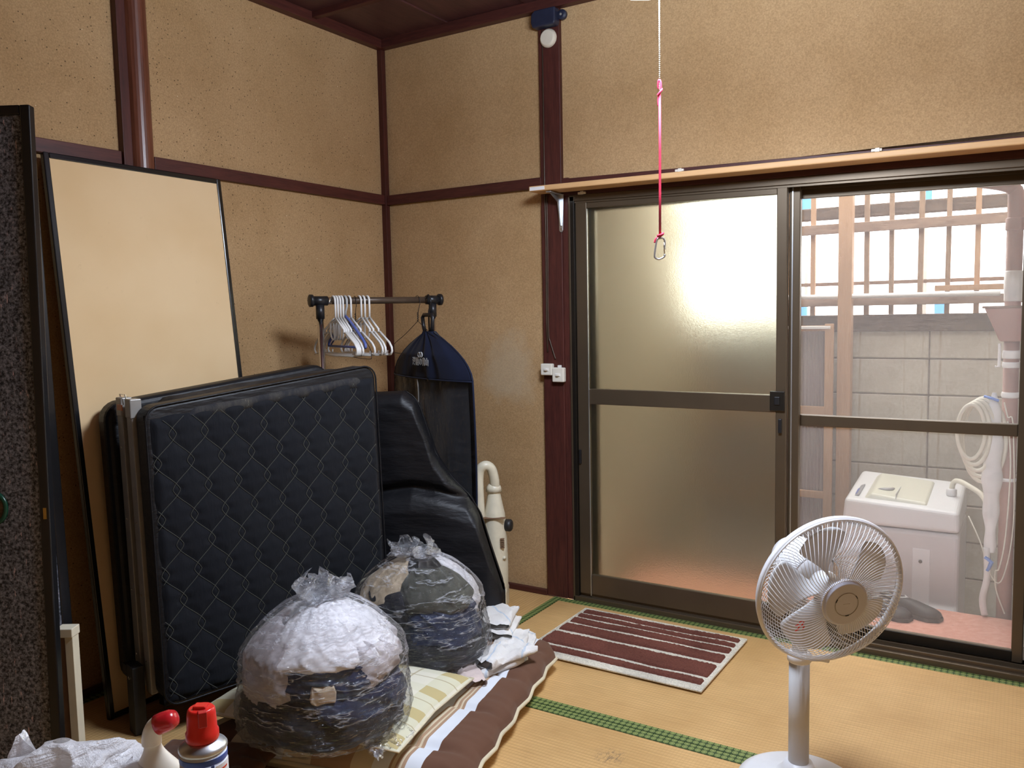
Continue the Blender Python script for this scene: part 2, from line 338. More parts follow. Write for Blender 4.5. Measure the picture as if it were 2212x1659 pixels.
# ------------------------------------------------------------------ mesh helpers
class MB:
    def __init__(s): s.v = []; s.f = []; s.uv = None
    def box(s, a, b):
        i = len(s.v); x0, y0, z0 = a; x1, y1, z1 = b
        s.v += [(x0, y0, z0), (x1, y0, z0), (x1, y1, z0), (x0, y1, z0), (x0, y0, z1), (x1, y0, z1), (x1, y1, z1), (x0, y1, z1)]
        s.f += [tuple(i + k for k in q) for q in ((0, 3, 2, 1), (4, 5, 6, 7), (0, 1, 5, 4), (1, 2, 6, 5), (2, 3, 7, 6), (3, 0, 4, 7))]
        return s
    def hexa(s, p):   # eight corners: bottom four, top four
        i = len(s.v); s.v += [tuple(q) for q in p]
        s.f += [tuple(i + k for k in q) for q in ((0, 3, 2, 1), (4, 5, 6, 7), (0, 1, 5, 4), (1, 2, 6, 5), (2, 3, 7, 6), (3, 0, 4, 7))]
        return s
    def tube(s, pts, r, n=8, closed=False, caps=True):
        pts = [Vector(p) for p in pts]; m = len(pts); rr = r if hasattr(r, '__len__') else [r] * m
        base = len(s.v); ref = None
        for k in range(m):
            if closed: t = pts[(k + 1) % m] - pts[k - 1]
            else: t = pts[min(k + 1, m - 1)] - pts[max(k - 1, 0)]
            t.normalize()
            if ref is None:
                ref = Vector((0, 0, 1)) if abs(t.z) < .9 else Vector((1, 0, 0))
            a = (ref - t * ref.dot(t)); a.normalize(); b = t.cross(a); ref = a
            for j in range(n):
                an = 2 * PI * j / n; p = pts[k] + (a * math.cos(an) + b * math.sin(an)) * rr[k]; s.v.append(tuple(p))
        mm = m if closed else m - 1
        for k in range(mm):
            for j in range(n):
                a0 = base + k * n + j; a1 = base + k * n + (j + 1) % n; b0 = base + ((k + 1) % m) * n + j; b1 = base + ((k + 1) % m) * n + (j + 1) % n
                s.f.append((a0, a1, b1, b0))
        if caps and not closed:
            s.f.append(tuple(base + j for j in range(n))[::-1]); s.f.append(tuple(base + (m - 1) * n + j for j in range(n)))
        return s
    def lathe(s, prof, n=32, o=(0, 0, 0), ax=None):
        # prof: (radius, height) list; ax: optional axis vector
        base = len(s.v); A = Vector(ax).normalized() if ax else Vector((0, 0, 1)); q = Vector((0, 0, 1)).rotation_difference(A)
        O = Vector(o)
        for (r, h) in prof:
            for j in range(n):
                an = 2 * PI * j / n; s.v.append(tuple(O + q @ Vector((r * math.cos(an), r * math.sin(an), h))))
        for k in range(len(prof) - 1):
            for j in range(n):
                s.f.append((base + k * n + j, base + k * n + (j + 1) % n, base + (k + 1) * n + (j + 1) % n, base + (k + 1) * n + j))
        if prof[0][0] > 1e-6: s.f.append(tuple(base + j for j in range(n))[::-1])
        if prof[-1][0] > 1e-6: s.f.append(tuple(base + (len(prof) - 1) * n + j for j in range(n)))
        return s
    def grid(s, fn, nu, nv, uv=False, wrapu=False):
        base = len(s.v)
        if uv and s.uv is None: s.uv = {}
        for j in range(nv + 1):
            for i in range(nu if wrapu else nu + 1):
                s.v.append(tuple(fn(i / nu, j / nv)))
                if uv: s.uv[len(s.v) - 1] = (i / nu, j / nv)
        w = nu if wrapu else nu + 1
        for j in range(nv):
            for i in range(nu):
                a = base + j * w + i; b = base + j * w + (i + 1) % w; s.f.append((a, b, b + w, a + w))
        return s
    def prism(s, poly, z0, z1, fr=None):
        # poly: list of 2-D points; fr maps (x, y, z) to 3-D
        fr = fr or (lambda x, y, z: (x, y, z)); i = len(s.v); n = len(poly)
        s.v += [tuple(fr(x, y, z0)) for x, y in poly] + [tuple(fr(x, y, z1)) for x, y in poly]
        s.f.append(tuple(range(i, i + n))[::-1]); s.f.append(tuple(range(i + n, i + 2 * n)))
        for k in range(n): s.f.append((i + k, i + (k + 1) % n, i + n + (k + 1) % n, i + n + k))
        return s
    def build(s, name, mat, parent=None, smooth=False, bevel=0, seg=2, off=None, sub=0, solid=0):
        me = bpy.data.meshes.new(name)
        v = s.v if off is None else [(a - off[0], b - off[1], c - off[2]) for a, b, c in s.v]
        me.from_pydata(v, [], s.f); me.validate()
        bm = bmesh.new(); bm.from_mesh(me); bmesh.ops.recalc_face_normals(bm, faces=bm.faces); bm.to_mesh(me); bm.free()
        if s.uv:
            l = me.uv_layers.new(name='UVMap')
            for lp in me.loops: l.data[lp.index].uv = s.uv.get(lp.vertex_index, (0, 0))
        if mat: me.materials.append(MATS[mat] if isinstance(mat, str) else mat)
        if smooth:
            for p in me.polygons: p.use_smooth = True
        o = bpy.data.objects.new(name, me); COL.objects.link(o)
        if parent: o.parent = parent
        if bevel:
            md = o.modifiers.new('bevel', 'BEVEL'); md.width = bevel; md.segments = seg; md.limit_method = 'ANGLE'; md.angle_limit = .6
        if solid:
            md = o.modifiers.new('solid', 'SOLIDIFY'); md.thickness = solid; md.offset = 0
        if sub:
            md = o.modifiers.new('sub', 'SUBSURF'); md.levels = sub; md.render_levels = sub
        return o

def tag(o, label=None, cat=None, group=None, kind=None):
    for k, v in (('label', label), ('category', cat), ('group', group), ('kind', kind)):
        if v: o[k] = v
    return o
def thing(name, label, cat, loc, group=None, rz=0):
    o = bpy.data.objects.new(name, None); COL.objects.link(o); o.location = loc; o.rotation_euler = (0, 0, rz); o.empty_display_size = .05
    return tag(o, label, cat, group)
def copy_tree(o, parent=None):
    c = o.copy(); COL.objects.link(c)
    if parent: c.parent = parent
    for ch in o.children: copy_tree(ch, c)
    return c
def struct(o): o['kind'] = 'structure'; return o
def sempty(name, loc=(0, 0, 0)):
    o = bpy.data.objects.new(name, None); COL.objects.link(o); o.location = loc; o['kind'] = 'structure'; return o
def smoothpath(pts, n=6):
    # Catmull-Rom
    P = [Vector(p) for p in pts]; out = []
    for i in range(len(P) - 1):
        p0 = P[max(i - 1, 0)]; p1 = P[i]; p2 = P[i + 1]; p3 = P[min(i + 2, len(P) - 1)]
        for k in range(n):
            t = k / n; out.append(.5 * ((2 * p1) + (p2 - p0) * t + (2 * p0 - 5 * p1 + 4 * p2 - p3) * t * t + (3 * p1 - p0 - 3 * p2 + p3) * t ** 3))
    out.append(P[-1]); return out

# ================================================================== SETTING
YP = .018            # plaster lies this far behind the post faces
ZC = 2.487
RX = 3.6; RY = -4.2  # extent of the room
fl = sempty('floor')
MB().box((-.05, RY, -.12), (RX, -.0, -.052)).build('subfloor', 'ground_soil', fl)
mats = [  # x0,y0,x1,y1,direction
    (0.0, -1.79, .925, 0, 'y'), (.925, -.905, 2.70, 0, 'x'), (.925, -1.79, 2.70, -.905, 'x'),
    (2.70, -1.79, RX, 0, 'y'), (0.0, -2.69, 1.79, -1.79, 'x'), (1.79, -3.58, 2.70, -1.79, 'y'), (2.70, -3.58, RX, -1.79, 'y'), (0, -3.58, 1.79, -2.69, 'x'), (0, RY, RX, -3.58, 'x')]
for (x0, y0, x1, y1, d) in mats:
    m = MB().box((x0 + .001, y0 + .001, -.052), (x1 - .001, y1 - .001, -.0012)).build('tatami_mat', 'tatami_' + d, fl, bevel=.002, seg=1)
    hw = .037
    for k in (0, 1):
        if d == 'x': a, b = ((x0 + .001, y0 + .0012), (x1 - .001, y0 + hw)) if k == 0 else ((x0 + .001, y1 - hw), (x1 - .001, y1 - .0012))
        else: a, b = ((x0 + .0012, y0 + .001), (x0 + hw, y1 - .001)) if k == 0 else ((x1 - hw, y0 + .001), (x1 - .0012, y1 - .001))
        MB().box((a[0], a[1], -.003), (b[0], b[1], .0006)).build('mat_border', 'green_brocade', m, bevel=.0006, seg=1)

# left wall
wl = MB().box((-.12, RY, -.1), (-YP + .001, YP, ZC + .1)).build('wall_left', 'sand_plaster'); struct(wl)
# back wall: piece left of the window, piece above it, piece right of it, closed above and below
wb = MB()
wb.box((-.12, YP, -.1), (.90, .14, ZC + .1)); wb.box((.90, YP, 1.78), (2.70, .14, ZC + .1)); wb.box((2.70, YP, -.1), (RX, .14, ZC + .1))
struct(wb.build('wall_back', 'sand_plaster'))
struct(MB().box((RX, RY, -.1), (RX + .1, .14, ZC + .1)).build('wall_right', 'sand_plaster'))
struct(MB().box((-.12, RY - .1, -.1), (RX + .1, RY, ZC + .1)).build('wall_front', 'sand_plaster'))
# ceiling of boards
ce = sempty('ceiling')
nb = 9
for i in range(nb):
    xa = RX / nb * i
    MB().box((xa + .002, RY, ZC + .040 + (.006 if i % 2 else 0)), (xa + RX / nb - .002 + .006, .14, ZC + .055 + (.006 if i % 2 else 0))).build('ceiling_board', 'ceiling_wood', ce, bevel=.002, seg=1)
MB().box((-.12, RY, ZC + .07), (RX + .1, .14, ZC + .10)).build('ceiling_backing', 'ceiling_wood', ce)
for j in range(5):
    yy = -.45 - j * .9
    MB().box((-.02, yy - .014, ZC + .014), (RX, yy + .014, ZC + .042)).build('ceiling_batten', 'dark_red_wood_x', ce, bevel=.002, seg=1)
# cornices
struct(MB().box((-YP, RY, ZC), (.022, 0.018, ZC + .045)).build('trim_cornice_left', 'dark_red_wood_y', bevel=.003))
struct(MB().box((.022, -.022, ZC), (RX, YP, ZC + .045)).build('trim_cornice_back', 'dark_red_wood_x', bevel=.003))
# corner strip, rails, posts
struct(MB().box((-YP, -.010, 0), (.010, YP, ZC)).build('trim_corner_post', 'dark_red_wood', bevel=.002))
struct(MB().box((-YP, -1.24, 1.770), (0.004, -.010, 1.815)).build('trim_rail_left', 'dark_red_wood_y', bevel=.002))
struct(MB().box((-YP, RY, 1.770), (0.004, -1.365, 1.815)).build('trim_rail_left', 'dark_red_wood_y', bevel=.002))
struct(MB().box((.010, -.004, 1.768), (.855, YP, 1.813)).build('trim_rail_back', 'dark_red_wood_x', bevel=.002))
struct(MB().box((2.78, -.004, 1.733), (RX, YP, 1.778)).build('trim_rail_back', 'dark_red_wood_x', bevel=.002))
# left post: a split log, rounded face, dark left side strip
m = MB(); arc = [(-YP, -1.245)] + [(.004 + .030 * math.sin(PI * t / 10) ** .6, -1.245 - .083 * t / 10) for t in range(11)] + [(-YP, -1.328)]
m.prism(arc, 0, ZC)
struct(m.build('trim_log_post', 'log_wood', smooth=False, bevel=.002, seg=1))
struct(MB().box((-YP, -1.362, 0), (.012, -1.3285, ZC)).build('trim_post_side', 'dark_red_wood', bevel=.002))
struct(MB().box((-YP, -3.25, 0), (.012, -3.13, ZC)).build('trim_post_left_far', 'dark_red_wood', bevel=.002))
# pillar left and right of the window
struct(MB().box((.852, -.001, 0), (.952, .11, ZC)).build('trim_pillar', 'dark_red_wood', bevel=.003))
struct(MB().box((.952, .004, 0), (.982, .11, 1.80)).build('trim_pillar_strip', 'dark_red_wood', bevel=.002))
struct(MB().box((2.67, -.001, 0), (2.78, .11, ZC)).build('trim_pillar_right', 'dark_red_wood', bevel=.003))
struct(MB().box((.0, -.006, 0), (.852, YP, .022)).build('baseboard_back', 'dark_red_wood_x', bevel=.002))
struct(MB().box((-YP, RY, 0), (.004, -.006, .022)).build('baseboard_left', 'dark_red_wood_y', bevel=.002))
# lintel above the window; the old house sags about 3 cm to the right
def sag(x): return -.034 * (x - .9) / 1.7
def sagbox(x0, x1, y0, y1, z0, z1):
    return MB().hexa([(x0, y0, z0 + sag(x0)), (x1, y0, z0 + sag(x1)), (x1, y1, z0 + sag(x1)), (x0, y1, z0 + sag(x0)), (x0, y0, z1 + sag(x0)), (x1, y0, z1 + sag(x1)), (x1, y1, z1 + sag(x1)), (x0, y1, z1 + sag(x0))])
struct(sagbox(.952, 2.67, -.003, .12, 1.728, 1.797).build('trim_lintel', 'dark_red_wood_x', bevel=.002))

# window frame and sashes
wf = sempty('window_1')
sagbox(.982, 2.67, .0, .135, 1.702, 1.728).build('head_frame', 'bronze', wf, bevel=.002)
sagbox(.982, 2.67, .006, .012, 1.694, 1.702).build('head_lip', 'bronze', wf)
sagbox(.982, 2.67, .060, .066, 1.690, 1.702).build('head_lip', 'bronze', wf)
MB().box((.982, .0, 0), (1.008, .135, 1.72)).build('jamb', 'bronze_dark', wf, bevel=.002)
MB().box((.982, -.002, 0), (.990, .03, 1.72)).build('jamb_lip', 'bronze', wf, bevel=.001)
MB().box((2.645, .0, 0), (2.67, .135, 1.70)).build('jamb', 'bronze_dark', wf, bevel=.002)
MB().box((.982, -.002, -.03), (2.67, .135, .022)).build('sill', 'bronze', wf, bevel=.003)
MB().box((.982, .018, .022), (2.67, .024, .034)).build('sill_track', 'bronze', wf)
MB().box((.982, .064, .022), (2.67, .070, .034)).build('sill_track', 'bronze', wf)
MB().box((.982, .112, .022), (2.67, .117, .034)).build('sill_track', 'bronze_dark', wf)
# frosted sash
def sash(name, x0, x1, y0, y1, zb, zt, stl, sr, zm0, zm1, bot, top, glass, lock=False):
    d = sempty(name)
    MB().box((x0, y0, zb), (x0 + stl, y1, zt + sag(x0) - .002)).build('stile', 'bronze', d, bevel=.003)
    MB().box((x1 - sr, y0, zb), (x1, y1, zt + sag(x1) - .002)).build('stile', 'bronze', d, bevel=.003)
    a, b = x0 + stl, x1 - sr
    MB().box((a, y0 + .003, zb), (b, y1 - .003, bot)).build('bottom_rail', 'bronze', d, bevel=.003)
    MB().hexa([(a, y0 + .003, top + sag(a)), (b, y0 + .003, top + sag(b)), (b, y1 - .003, top + sag(b)), (a, y1 - .003, top + sag(a)),
               (a, y0 + .003, zt + sag(a)), (b, y0 + .003, zt + sag(b)), (b, y1 - .003, zt + sag(b)), (a, y1 - .003, zt + sag(a))]).build('top_rail', 'bronze', d, bevel=.002)
    MB().box((a, y0 + .001, zm0), (b, y1 - .001, zm1)).build('middle_rail', 'bronze', d, bevel=.003)
    ym = (y0 + y1) / 2
    for (u, v, sg) in ((zm1, top, 1), (bot, zm0, 0)):
        v0 = v + (sag(a) if sg else 0); v1 = v + (sag(b) if sg else 0)
        MB().hexa([(a - .004, ym - .002, u - .004), (b + .004, ym - .002, u - .004), (b + .004, ym + .002, u - .004), (a - .004, ym + .002, u - .004),
                   (a - .004, ym - .002, v0 + .004), (b + .004, ym - .002, v1 + .004), (b + .004, ym + .002, v1 + .004), (a - .004, ym + .002, v0 + .004)]).build('glass_pane' if glass == 'frosted_glass' else 'mesh_screen', glass, d)
    return d
d1 = sash('door_1', 1.010, 1.872, .008, .036, .034, 1.700, .052, .038, .855, .920, .122, 1.672, 'frosted_glass')
MB().box((1.0625, .004, .03), (1.0655, .009, 1.665)).build('bright_edge', 'aluminium', d1)
lk = MB().box((1.815, -.002, .862), (1.868, .008, .935)).build('door_latch', 'bronze_dark', d1, bevel=.002)
MB().box((1.832, -.006, .885), (1.852, -.001, .915)).build('latch_button', 'black_plastic', lk, bevel=.002)
MB().box((1.846, -.004, .780), (1.858, .010, .832)).build('lock_hook', 'black_plastic', d1, bevel=.002)
MB().box((1.016, .0, .60), (1.026, .009, .66)).build('latch_catch', 'black_plastic', d1, bevel=.002)
# second sash slid open behind the frosted one: only its meeting stile shows
d2 = sempty('door_2')
MB().box((1.868, .050, .034), (1.908, .078, 1.682)).build('stile', 'bronze', d2, bevel=.003)
MB().box((1.880, .044, .034), (1.884, .051, 1.680)).build('bright_edge', 'aluminium', d2)
MB().box((1.04, .050, .034), (1.08, .078, 1.69)).build('stile', 'bronze', d2, bevel=.003)
MB().box((1.08, .052, .034), (1.868, .076, .085)).build('bottom_rail', 'bronze', d2, bevel=.003)
MB().box((1.08, .052, 1.660), (1.868, .076, 1.70)).build('top_rail', 'bronze', d2, bevel=.003)
# screen door on the outer track
d3 = sash('door_3', 1.885, 2.638, .088, .112, .030, 1.700, .016, .034, .800, .842, .070, 1.660, 'insect_mesh')
MB().box((1.901, .086, .032), (2.606, .110, .068)).build('rail_seal', 'bronze_dark', d3, bevel=.002)

# ================================================================== OUTSIDE
gr = struct(MB().box((-1.5, .14, -.62), (4.5, 6, -.55)).build('floor_ground_outside', 'ground_soil'))
dk = thing('pink_deck', 'outdoor step covered with a pink mat beyond the window', 'deck', (1.6, .55, -.55))
MB().box((-.67, -.40, .36), (1.02, .44, .415)).build('deck_board', 'outdoor_wood_x', dk, bevel=.003)
MB().box((-.67, -.405, .415), (1.02, .445, .423)).build('mat_cover', 'pink_mat', dk, bevel=.002)
for (x, y) in ((-.62, -.3), (.1, -.3), (.95, -.3), (-.62, .38), (-.2, .38), (.95, .38)):
    MB().box((x - .035, y - .035, 0), (x + .035, y + .035, .36)).build('leg', 'outdoor_wood', dk)
# concrete block wall, stacked joints
bw = thing('block_wall', 'grey concrete block wall outside behind the washing machine', 'wall', (1.8, 1.86, -.55))
MB().box((-1.9, .010, 0), (2.2, .10, 1.70)).build('mortar_core', 'concrete_cap', bw)
blockmesh = None
for r in range(9):
    z = 1.70 - .0 - (r + 1) * .1965
    for k in range(-5, 6):
        x = .375 + k * .4 - .4
        if blockmesh is None:
            b = MB().box((.004, 0, .004), (.396, .06, .1925)).build('block', 'concrete_block', bw, bevel=.004, seg=1); blockmesh = b
        else:
            b = blockmesh.copy(); COL.objects.link(b)
        b.location = (x, random.uniform(-.0025, .0025), z)
MB().box((-1.9, -.02, 1.652), (2.2, .12, 1.745)).build('coping', 'weathered_bark', bw, bevel=.006)
# lattice fence standing on the wall
fe = thing('lattice_fence', 'weathered wooden lattice fence on top of the block wall', 'fence', (1.8, 1.84, 1.195))
for x in (-1.28, -1.14, -1.0, -.86, -.73, -.60, -.475, -.35, -.225, -.075, .06, .185, .325, .455, .59, .73, .87, 1.0):
    wd = random.uniform(.012, .015)
    MB().box((x - wd, -.012, 0), (x + wd, .012, 1.15)).build('slat', random.choice(['outdoor_wood', 'orange_post_wood', 'outdoor_wood']), fe, bevel=.002, seg=1).rotation_euler = (0, random.uniform(-.006, .006), 0)
MB().box((-1.9, -.045, .452), (1.2, -.013, .505)).build('rail', 'outdoor_wood_x', fe, bevel=.003)
MB().box((-1.9, .013, .535), (1.2, .05, .605)).build('bark_rail', 'weathered_bark', fe, bevel=.008)
MB().box((-1.9, .014, .165), (1.2, .034, .185)).build('rail', 'outdoor_wood_x', fe, bevel=.002)
MB().box((-1.9, -.045, .050), (1.2, -.013, .098)).build('rail', 'outdoor_wood_x', fe, bevel=.003)
MB().box((.40, -.06, .118), (.80, -.014, .148)).build('short_board', 'orange_post_wood', fe, bevel=.002)
tag(MB().tube([(1.1, 1.755, 1.302), (2.50, 1.755, 1.294)], .013, 10).build('laundry_pole', 'washer_white', smooth=True), 'white laundry pole running along the lattice fence', 'pole')
tag(MB().box((1.728, 1.735, -.55), (1.800, 1.80, 2.3)).build('fence_post', 'orange_post_wood', bevel=.003), 'tall orange brown square wooden post in front of the block wall', 'post')
# gate with corrugated sheet left of the post
ga = thing('corrugated_gate', 'wooden gate filled with dull corrugated sheet beside the orange brown post', 'gate', (1.2, 1.72, -.55))
m = MB(); nn = 90
m.grid(lambda u, v: (-.25 + .75 * u, .012 + .006 * math.sin(u * 2 * PI * 38), .12 + 1.56 * v), 456, 1)
m.build('corrugated_panel', 'corrugated_sheet', ga, smooth=True)
for (a, b) in (((-.75, -.02, 1.66), (.51, .0, 1.69)), ((-.75, -.02, 1.17), (.51, .0, 1.24)), ((-.75, -.02, .72), (.51, .0, .76)), ((-.75, -.02, .08), (.51, .0, .15))):
    MB().box((-.26, a[1], a[2]), b).build('gate_rail', 'orange_post_wood', ga, bevel=.002)
for x in (-.27, .47): MB().box((x, -.024, .08), (x + .045, .0, 1.70)).build('gate_stile', 'orange_post_wood', ga, bevel=.002)
MB().box((-.2, -.03, 1.672), (.50, -.018, 1.688)).build('white_strip', 'washer_white', ga, bevel=.002)
# yard walls: left one added to darken the frosted pane, right one behind the pipe
tag(MB().box((.70, .16, -.55), (.92, 1.70, 3.0)).build('shading_wall', 'eave_board'), 'plain outer wall added at the left of the yard to darken the frosted pane', 'wall')
tag(MB().box((2.655, .30, -.55), (2.75, 1.86, 2.6)).build('side_wall', 'outer_wall'), 'pale outer wall behind the brown drainpipe', 'wall')
ev = thing('eave', 'wooden roof eave over the step outside', 'roof', (1.6, .145, 2.28))
MB().hexa([(-.67, 0, 0), (1.05, 0, 0), (1.05, .85, -.16), (-.67, .85, -.16), (-.67, 0, .03), (1.05, 0, .03), (1.05, .85, -.13), (-.67, .85, -.13)]).build('eave_panel', 'eave_board', ev)
for x in (-.65, -.35, .1, .5, .98): MB().hexa([(x, 0, -.05), (x + .035, 0, -.05), (x + .035, .85, -.21), (x, .85, -.21), (x, 0, 0), (x + .035, 0, 0), (x + .035, .85, -.16), (x, .85, -.16)]).build('rafter', 'outdoor_wood', ev)
# drainpipe with elbow and hopper
PX, PY = 2.565, 1.06
dp = thing('drainpipe', 'brown drainpipe with an elbow and a hopper at the right of the window', 'pipe', (PX, PY, -.55))
MB().tube(smoothpath([(-.32, -.10, 2.355), (-.12, -.03, 2.315), (-.04, -.005, 2.295), (-.008, 0, 2.27), (0, 0, 2.22), (0, 0, 1.9), (0, 0, 1.72)], 5), .031, 14).build('upper_pipe', 'brown_pipe', dp, smooth=True)
MB().lathe([(.033, 0), (.037, .004), (.037, .05), (.033, .054)], 16, (0, 0, 2.10)).build('pipe_collar', 'brown_pipe', dp, smooth=True)
hp = MB().hexa([(-.045, -.05, 1.63), (.05, -.05, 1.63), (.05, .05, 1.63), (-.045, .05, 1.63), (-.105, -.06, 1.775), (.06, -.06, 1.775), (.06, .06, 1.775), (-.105, .06, 1.775)]).build('hopper', 'brown_pipe', dp, bevel=.006)
MB().box((-.112, -.066, 1.772), (.064, .066, 1.782)).build('hopper_rim', 'outdoor_wood_x', hp, bevel=.002)
MB().tube([(0, 0, 0), (0, 0, 1.64)], .030, 14).build('lower_pipe', 'brown_pipe', dp, smooth=True)
for (z0, z1, r) in ((1.80, 1.93, .0345), (1.69, 1.77, .0355), (1.555, 1.59, .0335), (1.515, 1.54, .0335), (1.385, 1.41, .0335), (1.02, 1.035, .0325)):
    MB().lathe([(r - .002, z0), (r, z0 + .004), (r + .002, (z0 + z1) / 2), (r, z1 - .004), (r - .002, z1)], 16).build('tape_band', 'tape_white' if z0 < 1.6 else 'wrap_plastic', dp, smooth=True)
MB().tube([(-.06, -.01, 1.52), (-.045, -.01, 1.52), (-.044, -.01, 1.60), (-.045, -.01, 1.62)], .006, 6).build('bracket', 'tape_white', dp)
# coiled white hose and wrapped hose hanging from the pipe
hs = MB()
for k in range(5):
    r = .085 + .012 * k; hs.tube([(2.425 + .012 * k + (r * .62) * math.cos(t * 2 * PI / 28), .97 + .012 * k, .690 - .01 * k + r * 1.4 * math.sin(t * 2 * PI / 28)) for t in range(28)], .0085, 8, closed=True)
tag(hs.build('coiled_hose', 'hose_cream', smooth=True), 'coil of cream white hose hanging beside the drainpipe', 'hose')
wbg = MB().grid(lambda u, v: (lambda z, s: (2.507 + (.034 * s + .004 * math.sin(6 * z * 7)) * math.cos(u * 2 * PI), 1.005 + .022 * s * math.sin(u * 2 * PI) + .004 * N.noise(Vector((u * 9, z * 20, 1))), z))(.86 - .70 * v, .35 + .75 * math.sin(min(1, v * 3) * PI / 2) - .55 * max(0, v - .55) / .45), 20, 40, wrapu=True)
wo = tag(wbg.build('wrapped_hose_bag', 'wrap_plastic', smooth=True), 'long crumpled white plastic wrapping hanging beside the drainpipe', 'plastic wrap')
MB().tube([(2.47, .985, .845), (2.50, .975, .838), (2.525, .978, .828)], .006, 6).build('blue_tie', 'blue_clip', wo)
MB().tube([(2.49, .99, .14), (2.515, .985, .12), (2.50, .99, .08)], .009, 6).build('blue_tie', 'blue_clip', wo)
ho = MB().tube(smoothpath([(2.495, 1.0, .18), (2.50, .995, .05), (2.485, .99, -.05), (2.495, .985, -.119)], 6), .014, 8)
tag(ho.build('drain_hose', 'wrap_plastic', smooth=True), 'short whitish hose end reaching the step under the plastic wrapping', 'hose')
tag(MB().tube(smoothpath([(2.56, 1.0, .74), (2.575, .99, .55), (2.565, .99, .25), (2.545, .99, .10), (2.53, .99, .08), (2.535, .99, .0), (2.57, .985, -.10)], 8), .003, 6).build('thin_cord', 'hose_cream', smooth=True), 'thin cream cord looping down along the drainpipe', 'cord')
tag(MB().tube(smoothpath([(2.545, 1.0, .82), (2.56, .98, .76), (2.58, .98, .72), (2.592, .99, .3), (2.560, .99, .06), (2.52, .99, .05), (2.47, 1.0, .20), (2.42, 1.05, .30)], 8), .0028, 6).build('thin_cord', 'hose_cream', smooth=True), 'thin pale cord running from the washing machine up to the drainpipe', 'cord')
# washing machine
wm = thing('washing_machine', 'white top loading washing machine standing outside', 'washing machine', (2.13, 1.36, -.55))
WX, WY = .255, .25
MB().box((-WX, -WY, .03), (WX, WY, .74)).build('body', 'washer_side', wm, bevel=.018, seg=3)
m = MB().hexa([(-WX, -WY, .745), (WX, -WY, .745), (WX, WY, .745), (-WX, WY, .745), (-WX + .012, -WY, .868), (WX - .006, -WY, .845), (WX - .006, WY, .895), (-WX + .012, WY, .92)])
m.build('top_cover', 'washer_white', wm, bevel=.022, seg=4)
li = MB().hexa([(-.175, -.215, .855), (.115, -.215, .843), (.115, .18, .883), (-.175, .18, .893), (-.13, -.20, .892), (.11, -.20, .868), (.11, .165, .905), (-.13, .165, .928)]).build('lid', 'washer_cream', wm, bevel=.010, seg=3)
MB().box((-.022, -.205, .872), (-.019, .165, .9)).build('lid_hinge_gap', 'lid_grey', li)
MB().lathe([(.0, 0), (.040, 0), (.045, .006), (.0, .007)], 24, (-.085, -.08, .893)).build('lid_grip', 'lid_grey', li, smooth=True)
MB().hexa([(-.243, -.20, .848), (-.185, -.20, .872), (-.185, -.02, .890), (-.243, -.02, .866), (-.243, -.20, .856), (-.185, -.20, .880), (-.185, -.02, .898), (-.243, -.02, .874)]).build('control_panel', 'print_grey', wm)
cp = MB().hexa([(-.238, -.17, .858), (-.20, -.17, .874), (-.20, -.08, .884), (-.238, -.08, .868), (-.238, -.17, .862), (-.20, -.17, .878), (-.20, -.08, .888), (-.238, -.08, .872)]).build('button_label', 'blue_plastic', wm)
MB().box((.06, -WY - .003, .14), (.135, -WY + .004, .66)).build('front_recess', 'washer_white', wm, bevel=.003)
MB().lathe([(.008, 0), (.008, .004), (0, .005)], 12, (.095, -WY - .003, .60), (0, -1, 0)).build('front_screw', 'steel_dark', wm)
MB().lathe([(.006, 0), (.006, .003), (0, .004)], 12, (-.19, -WY - .001, .77), (0, -1, 0)).build('front_screw', 'lid_grey', wm)
MB().tube(smoothpath([(.20, .0, .885), (.205, .0, .93), (.225, -.02, .95), (.27, -.06, .94), (.34, -.12, .90), (.38, -.2, .80)], 6), .012, 10).build('inlet_hose', 'hose_cream', wm, smooth=True)
MB().lathe([(.022, 0), (.024, .01), (.024, .03), (.015, .035)], 16, (.20, .0, .872)).build('inlet_nut', 'washer_white', wm, smooth=True)
for x in (-.2, .2):
    for y in (-.2, .2): MB().lathe([(.022, 0), (.022, .032)], 12, (x, y, 0)).build('foot', 'black_plastic', wm)
# pair of shoes on the step
def shoe(name, x, y, rz, lab):
    s = thing(name, lab, 'shoe', (x, y, -.127), 'black shoes on the pink step', rz)
    L = .27
    def prof(u):  # half width along length
        return .026 + .022 * math.sin(min(1, u * 1.25) * PI * .5) - (.05 * max(0, u - .86) / .14 * .6 if u > .86 else 0) - (.010 if u < .05 else 0)
    def up(u, v):
        a = v * PI; hh = .062 - .022 * u - .02 * max(0, u - .55) / .45; 
        wv = prof(u)
        if u > .97: hh *= .45; wv *= .6
        return (u * L, wv * math.cos(a), .016 + hh * max(0, math.sin(a)) ** .7)
    MB().grid(up, 20, 12).build('upper', 'shoe_black', s, smooth=True, solid=.003)
    m = MB(); pol = [(u / 16 * L, prof(u / 16) + .004) for u in range(17)] + [(u / 16 * L, -prof(u / 16) - .004) for u in range(16, -1, -1)]
    m.prism(pol, 0, .018); m.build('sole', 'shoe_sole', s, bevel=.003)
    MB().tube([(.10, -.02, .070), (.12, 0, .072), (.10, .02, .070)], .004, 6).build('lace', 'lid_grey', s)
    return s
shoe('shoe', 1.975, .865, -.38, 'nearer black shoe on the pink step beside the washing machine')
shoe('shoe', 2.085, .915, -.35, 'farther black shoe on the pink step close to the washing machine')
